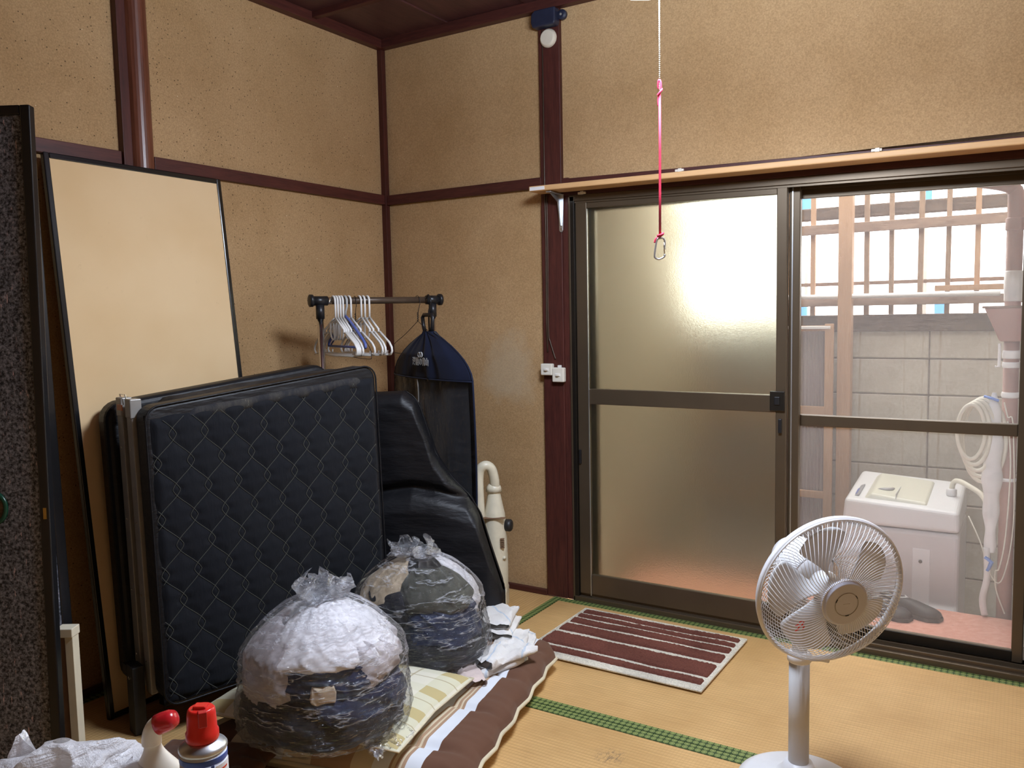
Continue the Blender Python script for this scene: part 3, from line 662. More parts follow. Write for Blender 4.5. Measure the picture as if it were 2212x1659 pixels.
# bits of the neighbourhood beyond the fence
for (x, y, z0, z1, wd, mt, lb) in ((1.13, 3.4, 1.93, 2.6, .12, 'blue_tarp', 'blue sheet glimpsed beyond the fence at its upper left'), (1.96, 3.4, 1.94, 2.5, .07, 'blue_tarp', 'blue sheet glimpsed beyond the middle of the fence top'),
                              (1.02, 3.4, 1.1, 1.30, .035, 'orange_sheet', 'small orange sheet beyond the fence beside the meeting stile'), (1.10, 3.4, 1.1, 1.30, .10, 'blue_tarp', 'small blue sheet low beyond the fence next to the orange one'), (2.06, 3.4, 1.1, 1.28, .08, 'blue_tarp', 'small blue sheet low beyond the middle of the fence')):
    hsx = thing('hanging_sheet', lb, 'sheet', (x, y, -.55))
    MB().box((0, 0, z0 + .55), (wd, .02, z1 + .55)).build('sheet', mt, hsx)
    MB().box((wd / 2 - .012, .02, 0), (wd / 2 + .012, .035, z1 + .53)).build('pole', 'steel_grey', hsx)

# ================================================================== FIXTURES ON WALLS AND CEILING
LX, LY = 1.905, -1.285
la = thing('ceiling_lamp', 'round glowing pendant lamp at the top edge of the picture', 'lamp', (LX, LY, 2.002))
MB().lathe([(.0, 0), (.12, .002), (.20, .008), (.238, .020), (.252, .05), (.250, .09), (.235, .120), (.14, .135), (.0, .136)], 48).build('diffuser', 'lamp_glow', la, smooth=True)
MB().lathe([(.0, .136), (.09, .137), (.10, .145), (.085, .165), (.0, .17)], 40).build('lamp_body', 'white_plastic', la, smooth=True)
MB().tube([(0, 0, .13), (0, 0, .50)], .009, 10).build('stem', 'white_plastic', la)
MB().lathe([(.05, .50), (.05, .525), (0, .526)], 24).build('ceiling_rose', 'white_plastic', la)
# pull cord: bead chain, red cord, carabiner. It hangs under the lamp's middle
CX, CY = 1.865, -1.20
pc = thing('pull_chain', 'thin metal bead chain hanging from the round lamp', 'chain', (CX, CY, 1.772))
MB().tube([(0, 0, -.012), (0, 0, .262)], .0011, 6).build('chain_core', 'ball_chain', pc)
m = MB()
for i in range(60): m.lathe([(0, -.0020), (.0019, -.001), (.0019, .001), (0, .0020)], 6, (0, 0, -.008 + i * .0045))
o = m.build('chain_beads', 'ball_chain', pc, smooth=True); o['kind'] = 'stuff'
rc = thing('red_pull_cord', 'red cord knotted to the bead chain and holding a carabiner', 'cord', (CX, CY, 1.42))
MB().tube([(-.001, 0, 0), (-.0005, 0, .10), (.0, 0, .20), (.0, 0, .336)], .0032, 8).build('cord', 'red_cord', rc, smooth=True)
MB().tube(smoothpath([(-.004, -.003, .330), (.004, -.004, .338), (.004, .003, .345), (-.004, .003, .348), (-.003, 0, .362), (0, 0, .366), (.003, 0, .355), (.002, 0, .338)], 4), .0028, 8).build('upper_knot', 'red_cord', rc, smooth=True)
MB().tube(smoothpath([(-.006, -.004, .0), (.006, -.004, .003), (.004, .005, .006), (-.005, .004, -.002), (-.010, -.002, -.006), (-.013, -.003, -.016)], 4), .0032, 8).build('lower_knot', 'red_cord', rc, smooth=True)
MB().tube(smoothpath([(-.002, 0, .335), (-.004, -.001, .322), (-.004, 0, .306)], 4), .0018, 6).build('loose_end', 'red_cord', rc, smooth=True)
ca = thing('carabiner', 'small silver carabiner hanging from the red cord', 'carabiner', (CX - .003, CY, 1.368), rz=.5)
MB().tube(smoothpath([(.003, 0, .047), (.010, 0, .046), (.0135, 0, .038), (.0125, 0, .02)], 4), .0022, 8).build('hook_nose', 'aluminium', ca, smooth=True)
MB().tube(smoothpath([(.003, 0, .047), (-.004, 0, .045), (-.007, 0, .036), (-.011, 0, .008), (-.009, 0, .0), (.0, 0, -.003), (.011, 0, .002), (.013, 0, .008)], 5), .0024, 8).build('body', 'aluminium', ca, smooth=True)
MB().tube([(.0125, 0, .006), (.0115, 0, .036)], .0017, 8).build('gate', 'chrome', ca, smooth=True)
# shelf board over the window on brackets
sb = thing('shelf_board', 'long pale varnished board on brackets above the sliding window', 'shelf', (.86, -.06, 1.750))
def shz(x): return -.020 * x / 1.75
m = MB().hexa([(0, -.055, shz(0) - .011), (1.86, -.055, shz(1.86) - .011), (1.86, .045, shz(1.86) - .011), (0, .045, shz(0) - .011), (0, -.055, .011), (1.86, -.055, shz(1.86) + .011), (1.86, .045, shz(1.86) + .011), (0, .045, .011)])
m.build('board', 'shelf_wood', sb, bevel=.005, seg=3)
MB().box((.006, -.0565, -.008), (.075, -.0545, .006)).build('price_label', 'tape_white', sb)
for i, x in enumerate((.125,)):
    br = thing('shelf_bracket', 'pale blue grey metal bracket under the left end of the board' if i == 0 else 'metal bracket under the far right end of the board', 'bracket', (.86 + x - .035, -.002, 1.735 + shz(x)))
    MB().box((-.012, -.11, -.004), (.012, 0, .001)).build('arm', 'aluminium', br, bevel=.002)
    MB().prism([(-.014, 0), (.014, 0), (.009, -.15), (.004, -.157), (-.004, -.157), (-.009, -.15)], -.004, .0, lambda a, b, c: (a, c, b)).build('plate', 'aluminium', br, bevel=.0015)
    MB().prism([(-.10, -.002), (-.002, -.002), (-.002, -.13), (-.010, -.13), (-.03, -.035)], -.002, .002, lambda a, b, c: (c, a, b)).build('rib', 'aluminium', br)
    MB().lathe([(.004, 0), (.004, .002), (0, .003)], 10, (0, -.004, -.145), (0, -1, 0)).build('screw', 'chrome', br)
# curtain rail clips on the lintel
for i, (x, z) in enumerate(((1.05, 1.728), (1.47, 1.775), (2.17, 1.768))):
    lb = ('small cream clip under the left end of the board', 'small pale clip on the lintel above the frosted pane', 'small pale clip on the lintel above the screen door')[i]
    cl = MB().box((x - .017, -.012, z - .004), (x + .017, -.003, z + .005)); cl.box((x - .004, -.016, z - .006), (x + .010, -.012, z + .007))
    tag(cl.build('rail_clip', 'switch_ivory', bevel=.001), lb, 'clip')
# pillar fittings
ins = thing('cable_insulator', 'dark rounded cable cover at the top of the pillar', 'insulator', (.905, -.003, 2.452))
MB().prism([(-.062, -.018), (-.055, -.040), (.045, -.040), (.052, -.030), (.052, .028), (-.045, .028), (-.060, .015)], -.045, 0, lambda a, b, c: (a, c, b)).build('body', 'insulator', ins, bevel=.008, seg=3)
MB().lathe([(.020, 0), (.020, .014), (.012, .018), (0, .018)], 20, (.068, 0, .0), (0, -1, 0)).build('eyelet', 'insulator', ins, smooth=False)
MB().lathe([(.005, 0), (.005, .003), (0, .004)], 12, (.066, -.016, .0), (0, -1, 0)).build('screw', 'steel_grey', ins)
bp = thing('round_blanking_plate', 'round ivory disc high on the dark pillar', 'cover plate', (.905, -.001, 2.372))
MB().lathe([(.036, 0), (.038, .006), (.036, .014), (.030, .022), (.0, .023)], 32, (0, 0, 0), (0, -1, 0)).build('disc', 'disc_ivory', bp, smooth=False, bevel=.002)
sc_ = MB().tube([(.874, -.005, 2.41), (.874, -.005, 1.78), (.876, -.005, 1.55), (.873, -.005, 1.2), (.876, -.005, 1.075)], .003, 6)
tag(sc_.build('brown_cable', 'dark_brown_tube', smooth=True), 'brown cable running down the left edge of the pillar', 'cable')
sc_ = MB().tube(smoothpath([(.883, -.005, 1.76), (.884, -.005, 1.5), (.881, -.005, 1.3), (.882, -.005, 1.15), (.888, -.005, 1.12), (.905, -.006, 1.07), (.914, -.006, 1.045)], 4), .003, 6)
tag(sc_.build('brown_cable', 'dark_brown_tube', smooth=True), 'second brown cable curving to the lower right switch box', 'cable')
for i, (x, z, w_, h_) in enumerate(((.878, 1.000, .056, .050), (.934, .978, .056, .062))):
    sw = thing('switch_box', ('upper left white surface mounted switch box on the pillar', 'lower right white surface mounted switch box on the pillar')[i], 'switch', (x, -.002, z))
    MB().box((-w_ / 2, -.024, -h_ / 2), (w_ / 2, 0, h_ / 2)).build('box', 'switch_ivory', sw, bevel=.005, seg=3)
    MB().box((-.012, -.027, -.006), (.012, -.023, .006)).build('toggle_plate', 'white_plastic', sw, bevel=.001)
    MB().box((-.004, -.034, -.004), (.008, -.026, .004)).build('toggle', 'switch_ivory', sw, bevel=.001)
    if i: MB().box((-.004, -.018, h_ / 2 - .002), (.010, -.004, h_ / 2 + .010)).build('cable_gland', 'white_plastic', sw, bevel=.002)
# ================================================================== SLIDING PANELS LEANING AT THE LEFT
def fusuma(name, label, top, bot, along, wid, H, face, th=.020, fr=.018, pull=None):
    # top / bot: world points of one vertical edge; along: unit vector across the panel, away from that edge
    T = Vector(top); B = Vector(bot); A = Vector(along).normalized(); Uv = (T - B); L = Uv.length; Uv.normalize(); A = (A - Uv * A.dot(Uv)).normalized(); Nn = A.cross(Uv)
    o = thing(name, label, 'sliding panel', tuple(B))
    f = lambda x, y, z: tuple(A * x + Uv * y + Nn * z)
    def bx(x0, y0, z0, x1, y1, z1): return MB().hexa([f(x0, y0, z0), f(x1, y0, z0), f(x1, y1, z0), f(x0, y1, z0), f(x0, y0, z1), f(x1, y0, z1), f(x1, y1, z1), f(x0, y1, z1)])
    bx(fr * .6, fr * .6, -th * .32, wid - fr * .6, L - fr * .6, th * .32).build('paper_face', face, o)
    bx(0, 0, -th / 2, fr, L, th / 2).build('frame_stile', 'black_lacquer', o, bevel=.003)
    bx(wid - fr, 0, -th / 2, wid, L, th / 2).build('frame_stile', 'black_lacquer', o, bevel=.003)
    bx(fr, L - fr, -th / 2, wid - fr, L, th / 2).build('frame_rail', 'black_lacquer', o, bevel=.003)
    bx(fr, 0, -th / 2, wid - fr, fr, th / 2).build('frame_rail', 'black_lacquer', o, bevel=.003)
    return o, f, Nn
# cream panel leaning on the left wall (edge nearest the camera first)
fu1, f1, n1 = fusuma('sliding_panel', 'cream papered sliding panel with black frame leaning on the left wall', (.034, -1.655, 1.765), (.215, -1.665, .0), (0, 1, 0), .66, 1.77, 'fusuma_paper', fr=.018)
fu2, f2, n2 = fusuma('sliding_panel', 'black edged sliding panel squeezed between the cream panel and the speckled one', (.045, -1.685, 1.768), (.29, -1.80, .0), (0, -1, 0), .62, 1.77, 'speckled_black_paper', fr=.03)
fu3, f3, n3 = fusuma('sliding_panel', 'black speckled sliding panel with a green finger pull at the far left', (.575, -1.975, 1.762), (.655, -2.050, .0), (-.85, -.53, 0), .64, 1.77, 'speckled_black_paper', th=.024, fr=.024)
zc = .80
pl = MB(); sgn = 1 if (n3.dot(Vector((.5, -.8, 0))) > 0) else -1
def pf(a, r, h): return Vector(f3(.135 + math.cos(a) * r * .8, zc + math.sin(a) * r, sgn * h))
m = MB().tube([pf(2 * PI * k / 32, .036, .008) for k in range(32)], .006, 8, closed=True); m.build('finger_pull_ring', 'green_pull', fu3, smooth=True)
m = MB().prism([(math.cos(2 * PI * k / 32) * .034 * .8, math.sin(2 * PI * k / 32) * .034) for k in range(32)], .0074, .0086, lambda x, y, z: f3(.135 + x, zc + y, sgn * z)); m.build('finger_pull_dish', 'weathered_bark', fu3)
m = MB().hexa([f3(x, y, sgn * z) for x, y, z in ((.006, .77, .012), (.014, .77, .012), (.014, .77, .0135), (.006, .77, .0135), (.006, .797, .012), (.014, .797, .012), (.014, .797, .0135), (.006, .797, .0135))]); m.build('brass_plate', 'brass', fu3)
# narrow cream board standing behind the speckled panel
cb = thing('narrow_cream_board', 'narrow cream capped board end beside the speckled panel', 'board', (.585, -1.965, 0), rz=.55)
MB().box((-.012, -.02, 0), (.008, .01, .452)).build('board', 'cream_paint', cb, bevel=.001)
MB().box((-.030, -.018, 0), (-.012, .01, .452)).build('edge_strip', 'brown_edge', cb)
MB().box((-.034, -.024, .452), (.010, .014, .475)).build('cap', 'cream_paint', cb, bevel=.002)

# ================================================================== CLOTHES RACK, HANGERS, GARMENT BAG
A0 = Vector((.272, -.790, 1.305)); A1 = Vector((.515, -.282, 1.305)); D = (A1 - A0).normalized(); LR = (A1 - A0).length
H_ = Vector((D.y, -D.x, 0))       # hangers point this way
ra = thing('clothes_rack', 'free standing clothes rack with a brown rail and chrome posts', 'clothes rack', (A0.x, A0.y, 0))
rl = lambda s, h, z: tuple((D * s + H_ * h) + Vector((0, 0, z)))
MB().tube([rl(.03, 0, 1.305), rl(LR - .02, 0, 1.305)], .0135, 16).build('rail', 'dark_brown_tube', ra, smooth=True)
MB().tube([rl(.055, 0, 1.305), rl(.085, 0, 1.305)], .0145, 16).build('rail_ferrule', 'chrome', ra, smooth=True)
for s, nm in ((.040, 0), (LR - .035, 1)):
    MB().tube([rl(s, 0, .05), rl(s, 0, 1.25)], .0125, 16).build('post', 'chrome', ra, smooth=True)
    j = MB().tube([rl(s, 0, 1.235), rl(s, 0, 1.29)], .0165, 16)
    j.tube([rl(s - .03, 0, 1.305), rl(s + .03, 0, 1.305)], .0185, 16)
    e = -.035 if nm == 0 else .035
    j.tube([rl(s + e - .008, 0, 1.306), rl(s + e - .006, 0, 1.306), rl(s + e + .006, 0, 1.306), rl(s + e + .008, 0, 1.306)], [.017, .024, .024, .017], 18)
    j.build('tee_joint', 'black_plastic', ra, smooth=True)
    MB().tube([rl(s, -.16, .035), rl(s, .14, .035)], .0125, 12).build('foot_tube', 'chrome', ra, smooth=True)
    for hh in (-.16, .14): MB().lathe([(0, 0), (.018, .006), (.018, .03), (0, .04)], 12, rl(s, hh, 0)).build('caster', 'black_plastic', ra, smooth=True)

def hanger(label, mat, s, tilt=0., group=None, style='plastic', swing=0.):
    # local frame: x across the hanger, z up, origin at the top inside of the hook
    top = A0 + D * s + Vector((0, 0, .0135))
    ang = math.atan2(H_.y, H_.x) + tilt
    o = thing('clothes_hanger', label, 'hanger', tuple(top), group, ang)
    o.rotation_euler = (swing, 0, ang)
    r = .0185
    if style == 'plastic':
        t = .0043
        hk = [(-r * math.cos(a) * 1.0, 0, -r + .004 + r * math.sin(a)) for a in [PI * k / 10 for k in range(-2, 11)]]
        MB().tube([Vector(q) for q in hk] + [Vector((r, 0, -.045)), Vector((r * .9, 0, -.082))], t, 8).build('hook', mat, o, smooth=True)
        pts = [(r * .9, 0, -.080), (.095, 0, -.128), (.094, 0, -.139), (.106, 0, -.137), (.185, 0, -.178), (.203, 0, -.196), (.206, 0, -.210), (.195, 0, -.222), (.18, 0, -.224)]
        # left shoulder with its inner strap hook
        pl_ = [(r * .9, 0, -.080), (-.02, 0, -.092), (-.095, 0, -.128), (-.094, 0, -.139), (-.106, 0, -.137), (-.185, 0, -.178), (-.203, 0, -.196), (-.206, 0, -.210), (-.195, 0, -.222), (-.18, 0, -.224)]
        MB().tube(pts, t, 8).build('shoulder', mat, o, smooth=True)
        MB().tube(pl_, t, 8).build('shoulder', mat, o, smooth=True)
        MB().tube([(-.18, 0, -.224), (0, 0, -.227), (.18, 0, -.224)], t, 8).build('trouser_bar', mat, o, smooth=True)
        MB().tube(smoothpath([(-.032, 0, -.096), (-.032, 0, -.145), (-.012, 0, -.166), (.008, 0, -.150), (.010, 0, -.105)], 4), t * .85, 8).build('inner_hook', mat, o, smooth=True)
        for x in (-.165, .165): MB().tube([(x, 0, -.224), (x, .001, -.208)], .0028, 6).build('peg', mat, o, smooth=True)
    elif style == 'blue':
        hk = [(-r * math.cos(a), 0, -r + .004 + r * math.sin(a)) for a in [PI * k / 10 for k in range(-1, 11)]]
        MB().tube([Vector(q) for q in hk] + [Vector((r, 0, -.035)), Vector((.004, 0, -.055)), Vector((0, 0, -.075))], .0050, 8).build('hook', 'lid_grey', o, smooth=True)
        for sx in (-1, 1):
            MB().tube(smoothpath([(0, 0, -.074), (sx * .05, 0, -.098), (sx * .12, 0, -.140), (sx * .175, 0, -.178), (sx * .180, 0, -.195)], 4), .0058, 8).build('shoulder', mat, o, smooth=True)
            MB().tube(smoothpath([(sx * .03, 0, -.10), (sx * .08, 0, -.142), (sx * .155, 0, -.188)], 4), .0035, 8).build('lower_rib', mat, o, smooth=True)
        MB().tube([(-.18, 0, -.195), (.18, 0, -.195)], .0048, 8).build('trouser_bar', mat, o, smooth=True)
    else:
        t = .0013
        hk = [(-r * math.cos(a), 0, -r + .004 + r * math.sin(a)) for a in [PI * k / 10 for k in range(-1, 11)]]
        MB().tube([Vector(q) for q in hk] + [Vector((r, 0, -.03)), Vector((.004, 0, -.06)), Vector((0, 0, -.10))], t, 6).build('hook', mat, o, smooth=True)
        MB().tube([(.003 * math.cos(k * 1.6), .003 * math.sin(k * 1.6), -.062 - k * .002) for k in range(20)], t, 6).build('twist', mat, o, smooth=True)
        MB().tube(smoothpath([(0, 0, -.10), (.10, 0, -.155), (.195, 0, -.20), (.205, 0, -.225), (.19, 0, -.238), (0, 0, -.240), (-.19, 0, -.236), (-.205, 0, -.225), (-.195, 0, -.20), (-.10, 0, -.155), (0, 0, -.10)], 4), t, 6).build('wire_frame', mat, o, smooth=True)
    return o
gA, gB = 'white hangers bunched at the left end of the rail', 'white hangers spaced right of the wire hanger'
for i, (s, ti, lb) in enumerate(((.094, .05, 'white plastic hanger nearest the left end of the rack'), (.105, .02, 'second white plastic hanger from the left end of the rack'),
                            (.116, -.0, 'third white plastic hanger from the left end of the rack'), (.127, .0, 'fourth white plastic hanger from the left end, before the grey hooked one'))):
    hanger(lb, 'white_plastic', s, ti, gA)
hanger('blue plastic hanger with a thick grey hook', 'blue_plastic', .142, .03, None, 'blue')
hanger('white plastic hanger just right of the blue one', 'white_plastic', .158, .08, gA)
hanger('thin black wire hanger between the two groups of white hangers', 'black_wire', .184, -.12, None, 'wire')
for i, (s, ti, lb) in enumerate(((.202, .02, 'white plastic hanger just right of the thin black wire one'), (.218, .0, 'second to last white plastic hanger on the rail'), (.236, .04, 'last white plastic hanger, farthest right on the rail'))):
    hanger(lb, 'white_plastic', s, ti, gB)
hanger('bent black wire hanger just before the garment bag', 'black_wire', LR - .105, .12, None, 'wire')

# garment bag
G0 = A0 + D * (LR - .075) + H_ * .042
gb = thing('garment_bag', 'navy garment bag with a clear lower window hanging at the right end of the rack', 'garment bag', (G0.x, G0.y, 0), None, math.atan2(H_.y, H_.x))
# local: x along the shoulders, y away from the camera side (-y is the visible face)
def half(z):
    if z > 1.165: return .045
    if z > .98:
        t = (1.165 - z) / .185; return .045 + .305 * math.sin(min(1, t) * PI / 2) ** .82
    return .350 + .012 * math.sin((.98 - z) * 5)
def bagp(u, z, thick=.052):
    # u -1..1 across, around: angle
    return half(z)
def gface(z0, z1, nv, side, u0=-1., u1=1., off=0.):
    def fn(u, v):
        z = z1 + (z0 - z1) * v; uu = u0 + (u1 - u0) * u; h = half(z)
        th = .055 * (1 - abs(uu) ** 2.6) * min(1, (1.19 - z) * 7 + .25)
        fo = .010 * N.noise(Vector((uu * 4.2, side, z * 1.6))) + .006 * N.noise(Vector((uu * 9, 3 + side, z * 5)))
        fo *= (1 - abs(uu) ** 4)
        return (uu * h, side * (th + fo + off), z)
    return MB().grid(fn, 44, nv)
zl = .135
gface(.985, 1.175, 26, -1).build('navy_top', 'navy_nonwoven', gb, smooth=True, solid=.0015)
gface(zl, 1.175, 60, 1).build('navy_back', 'navy_nonwoven', gb, smooth=True, solid=.0015)
gface(zl, .987, 70, -1, off=.0025).build('clear_window', 'window_film', gb, smooth=True)
m = gface(zl + .03, .99, 60, -1, -.90, .90, off=-.012); m.build('dark_suit', 'suit_black', gb, smooth=True)
MB().tube([(.0 + .004 * math.sin(k), -.0560 - .004, .980 - k * .036) for k in range(23)], .0030, 6).build('zip', 'steel_grey', gb, smooth=True)
edge = [(half(zl + (1.17 - zl) * k / 40) * 1.0, 0, zl + (1.17 - zl) * k / 40) for k in range(41)]
MB().tube(edge, .004, 6).build('piping', 'navy_nonwoven', gb, smooth=True)
MB().tube([(-x, y, z) for x, y, z in edge], .004, 6).build('piping', 'navy_nonwoven', gb, smooth=True)
MB().tube([(-half(.985), -.004, .985)] + [(-half(.985) + 2 * half(.985) * k / 20, -(.055 * (1 - abs(-1 + k / 10) ** 2.6)) - .006, .985) for k in range(1, 20)] + [(half(.985), -.004, .985)], .003, 6).build('window_seam', 'navy_nonwoven', gb, smooth=True)
m = MB().tube([(-.028, -.004, 1.165), (-.040, -.006, 1.20), (-.046, -.006, 1.232), (-.036, -.004, 1.243), (.036, -.004, 1.243), (.046, -.006, 1.232), (.040, -.006, 1.20), (.028, -.004, 1.165)], .0085, 8)
m.build('carry_handle', 'black_plastic', gb, smooth=True)
MB().tube(smoothpath([(0, 0, 1.17), (0, 0, 1.25), (.012, 0, 1.275), (.021, 0, 1.30), (.0, 0, 1.325), (-.019, 0, 1.31)], 5), .0035, 8).build('hook', 'black_plastic', gb, smooth=True)
# printed shop name and emblem
def text_mesh(txt, size, name, mat, parent, loc, rot, sx=1., bold=.0):
    cu = bpy.data.curves.new(name, 'FONT'); cu.body = txt; cu.size = size; cu.align_x = 'CENTER'; cu.extrude = .0006; cu.offset = bold; cu.resolution_u = 3
    ob = bpy.data.objects.new('t', cu); COL.objects.link(ob); dg = bpy.context.evaluated_depsgraph_get(); dg.update()
    me = bpy.data.meshes.new_from_object(ob.evaluated_get(dg)); bpy.data.objects.remove(ob)
    me.materials.clear(); me.materials.append(MATS[mat]); o = bpy.data.objects.new(name, me); COL.objects.link(o); o.parent = parent; o.location = loc; o.rotation_euler = rot; o.scale = (sx, 1, 1)
    return o
lx = .040
text_mesh('洋服の青山', .034, 'printed_lettering', 'logo_silver', gb, (lx, -.0650, 1.042), (PI / 2, 0, 0), .85, .0009)
em = MB(); em.tube([(lx - .010 + .0095 * math.cos(a), -.0640, 1.081 + .0095 * math.sin(a)) for a in [2 * PI * k / 20 for k in range(20)]], .0032, 6, closed=True)
em.tube([(lx + .008 + .008 * math.cos(a), -.0640, 1.082 + .0095 * math.sin(a)) for a in [2 * PI * k / 20 for k in range(20)]], .0028, 6, closed=True)
em.build('printed_emblem', 'logo_silver', gb, smooth=True)

# ================================================================== FOLDED BED
B0 = Vector((.512, -1.660, 0)); E1 = Vector((.25, .968, 0)); NB = Vector((.968, -.25, 0))
bed = thing('folding_bed', 'black quilted folding bed folded up and standing on edge', 'bed', tuple(B0))
bl = lambda s, d, z: tuple(E1 * s + NB * d + Vector((0, 0, z)))   # d: 0 = visible face, negative = behind
BW = .80
def topz(s): return .995 + .072 * s / BW
def lean(z): return -.035 * (z - .1) / .9
PW, PP, PA = .0485, .165, .036
def gw(v):
    t = (v / PP) % 1.0; tri = 1 - abs(2 * t - 1); x = tri * 2 - 1; return math.sin(x * PI / 2 * .9) * .72 + x * .28
def line_x(k, v): return k * PW + (PA if k % 2 else -PA) * gw(v)
def stitch_d(s, z):
    k0 = int(s / PW); d = 9
    for k in range(k0 - 2, k0 + 4):
        for dz in (-.008, 0, .008):
            d = min(d, math.hypot(line_x(k, z + dz) - s, dz))
    return d
zb = .105
def face(u, v):
    s = u * BW; z = zb + (topz(s) - .028 - zb) * v
    e = min(s, BW - s, z - zb, topz(s) - .028 - z); rnd = max(0, 1 - e / .035)
    puff = .0085 * (1 - math.exp(-(stitch_d(s, z) / .013) ** 1.3)) * min(1, e / .03 + .1)
    wr = .004 * N.noise(Vector((s * 4, z * 16, 0))) * max(0, 1 - min(s, BW - s) / .16) + .003 * N.noise(Vector((s * 5, z * 5, 4)))
    d = lean(z) - .018 * rnd ** 2 + puff + wr - .012
    return bl(s, d, z)
m = MB().grid(face, 160, 190); qf = m.build('quilted_cover', 'quilted_black', bed, smooth=True)
st = MB()
for k in range(-1, 20):
    run = []
    for i in range(0, 230):
        z = zb + .01 + i * .004; s = line_x(k, z)
        ok = .012 < s < BW - .012 and z < topz(s) - .045
        if ok: run.append(Vector(bl(s, lean(z) + .0012 + .003 * N.noise(Vector((s * 5, z * 5, 4))) + (.004 * N.noise(Vector((s * 4, z * 16, 0))) * max(0, 1 - min(s, BW - s) / .16)) - .0112, z)))
        if (not ok or i == 229) and len(run) > 3:
            st.tube(run, .0011, 4)
            run = []
        elif not ok: run = []
o = st.build('stitching', 'quilt_thread', qf, smooth=True); o['kind'] = 'stuff'
# mattress body behind the quilted face, rounded corners (outline prism)
def slab_outline(r=.045, extra=0):
    P_ = []
    c = [(r, zb + r, PI, 1.5 * PI), (BW - r, zb + r, 1.5 * PI, 2 * PI), (BW - r, topz(BW) - r, 0, .5 * PI), (r, topz(0) - r, .5 * PI, PI)]
    for (x, z, a0, a1) in c:
        for k in range(7): a = a0 + (a1 - a0) * k / 6; P_.append((x + r * math.cos(a), z + r * math.sin(a)))
    return P_
MB().prism(slab_outline(), -.095, -.016, lambda x, z, d: bl(x, d + lean(z), z)).build('front_mattress', 'black_nylon', bed, bevel=.010, seg=3)
MB().prism(slab_outline(.06), -.300, -.222, lambda x, z, d: bl(x - .035, d - .065 * (z - .1) / .9, z + .0)).build('rear_mattress', 'black_nylon', bed, bevel=.018, seg=3)
# dusty fold over the top
def fold(u, v):
    s = .10 + (BW - .13) * u; a = v * PI; c = -.165 + .155 * math.cos(a); h = math.sin(a)
    return bl(s, c + lean(1.0), topz(s) - .060 + .052 * h ** .5 + .006 * N.noise(Vector((s * 9, v * 4, 2))) - .035 * max(0, 1 - min(u, 1 - u) / .07))
MB().grid(fold, 60, 20).build('worn_fold', 'dusty_black', bed, smooth=True, solid=.004)
pip = [bl(x, -.014 + lean(z), z) for x, z in slab_outline(.045)]
MB().tube(pip, .0032, 6, closed=True).build('piping', 'black_nylon', bed, smooth=True)
# two grey frame rails in the gap at the near end, with end fittings
for d0, s0 in ((-.198, -.010), (-.118, -.010)):
    MB().hexa([bl(s0, d0 - .021, .12), bl(s0 + .02, d0 - .021, .12), bl(s0 + .02, d0 + .021, .12), bl(s0, d0 + .021, .12), bl(s0, d0 - .021 + lean(1), .995), bl(s0 + .02, d0 - .021 + lean(1), .995), bl(s0 + .02, d0 + .021 + lean(1), .995), bl(s0, d0 + .021 + lean(1), .995)]).build('frame_rail', 'steel_grey', bed, bevel=.003)
    for z in (.22, .42, .64, .86): MB().lathe([(.004, 0), (.004, .002), (0, .003)], 8, bl(s0, d0 + lean(z), z), tuple(-E1)).build('rivet', 'chrome', bed)
MB().hexa([bl(.010, -.18, .12), bl(.024, -.18, .12), bl(.024, -.138, .12), bl(.010, -.138, .12), bl(.010, -.21, .99), bl(.024, -.21, .99), bl(.024, -.168, .99), bl(.010, -.168, .99)]).build('channel_web', 'steel_dark', bed)
for d0 in (-.226, -.150): MB().hexa([bl(-.014, d0 - .020, .955), bl(.02, d0 - .020, .955), bl(.02, d0 + .024, .955), bl(-.014, d0 + .024, .955), bl(-.014, d0 - .020, 1.012), bl(.02, d0 - .020, 1.012), bl(.02, d0 + .024, 1.012), bl(-.014, d0 + .024, 1.012)]).build('end_bracket', 'steel_grey', bed, bevel=.003)
MB().hexa([bl(-.018, -.225, .975), bl(-.015, -.225, .975), bl(-.015, -.185, .975), bl(-.018, -.185, .975), bl(-.018, -.225, .992), bl(-.015, -.225, .992), bl(-.015, -.185, .992), bl(-.018, -.185, .992)]).build('warning_sticker', 'orange_sticker', bed)
MB().tube([bl(.0, -.235, 1.0), bl(-.004, -.235, 1.022), bl(-.004, -.19, 1.022), bl(.0, -.19, 1.0)], .002, 6).build('wire_clip', 'chrome', bed)
lg = MB().hexa([bl(-.055, -.170, 0), bl(-.02, -.170, 0), bl(-.02, -.118, 0), bl(-.055, -.118, 0), bl(-.055, -.170, .21), bl(-.02, -.170, .21), bl(-.02, -.118, .21), bl(-.055, -.118, .21)]).build('leg', 'steel_dark', bed, bevel=.003)
MB().lathe([(.005, 0), (.005, .003), (0, .004)], 10, bl(-.055, -.144, .175), tuple(-E1)).build('bolt', 'chrome', lg)
MB().hexa([bl(-.055, -.200, .175), bl(-.02, -.200, .175), bl(-.02, -.170, .175), bl(-.055, -.170, .175), bl(-.055, -.200, .205), bl(-.02, -.200, .205), bl(-.02, -.170, .205), bl(-.055, -.170, .205)]).build('side_tab', 'steel_dark', lg)
MB().box((-.02, -.02, 0), (.02, .02, .12)).build('leg', 'steel_dark', bed, bevel=.003).location = bl(.66, -.07, 0)
MB().box((-.02, -.02, 0), (.02, .02, .12)).build('leg', 'steel_dark', bed, bevel=.003).location = bl(.10, -.27, 0)
MB().box((-.02, -.02, 0), (.02, .02, .12)).build('leg', 'steel_dark', bed, bevel=.003).location = bl(.66, -.27, 0)
MB().lathe([(0, 0), (.028, .002), (.032, .008), (.032, .022), (0, .026)], 20, bl(.02, -.352, .82), tuple(-NB)).build('wheel', 'black_plastic', bed, smooth=True)

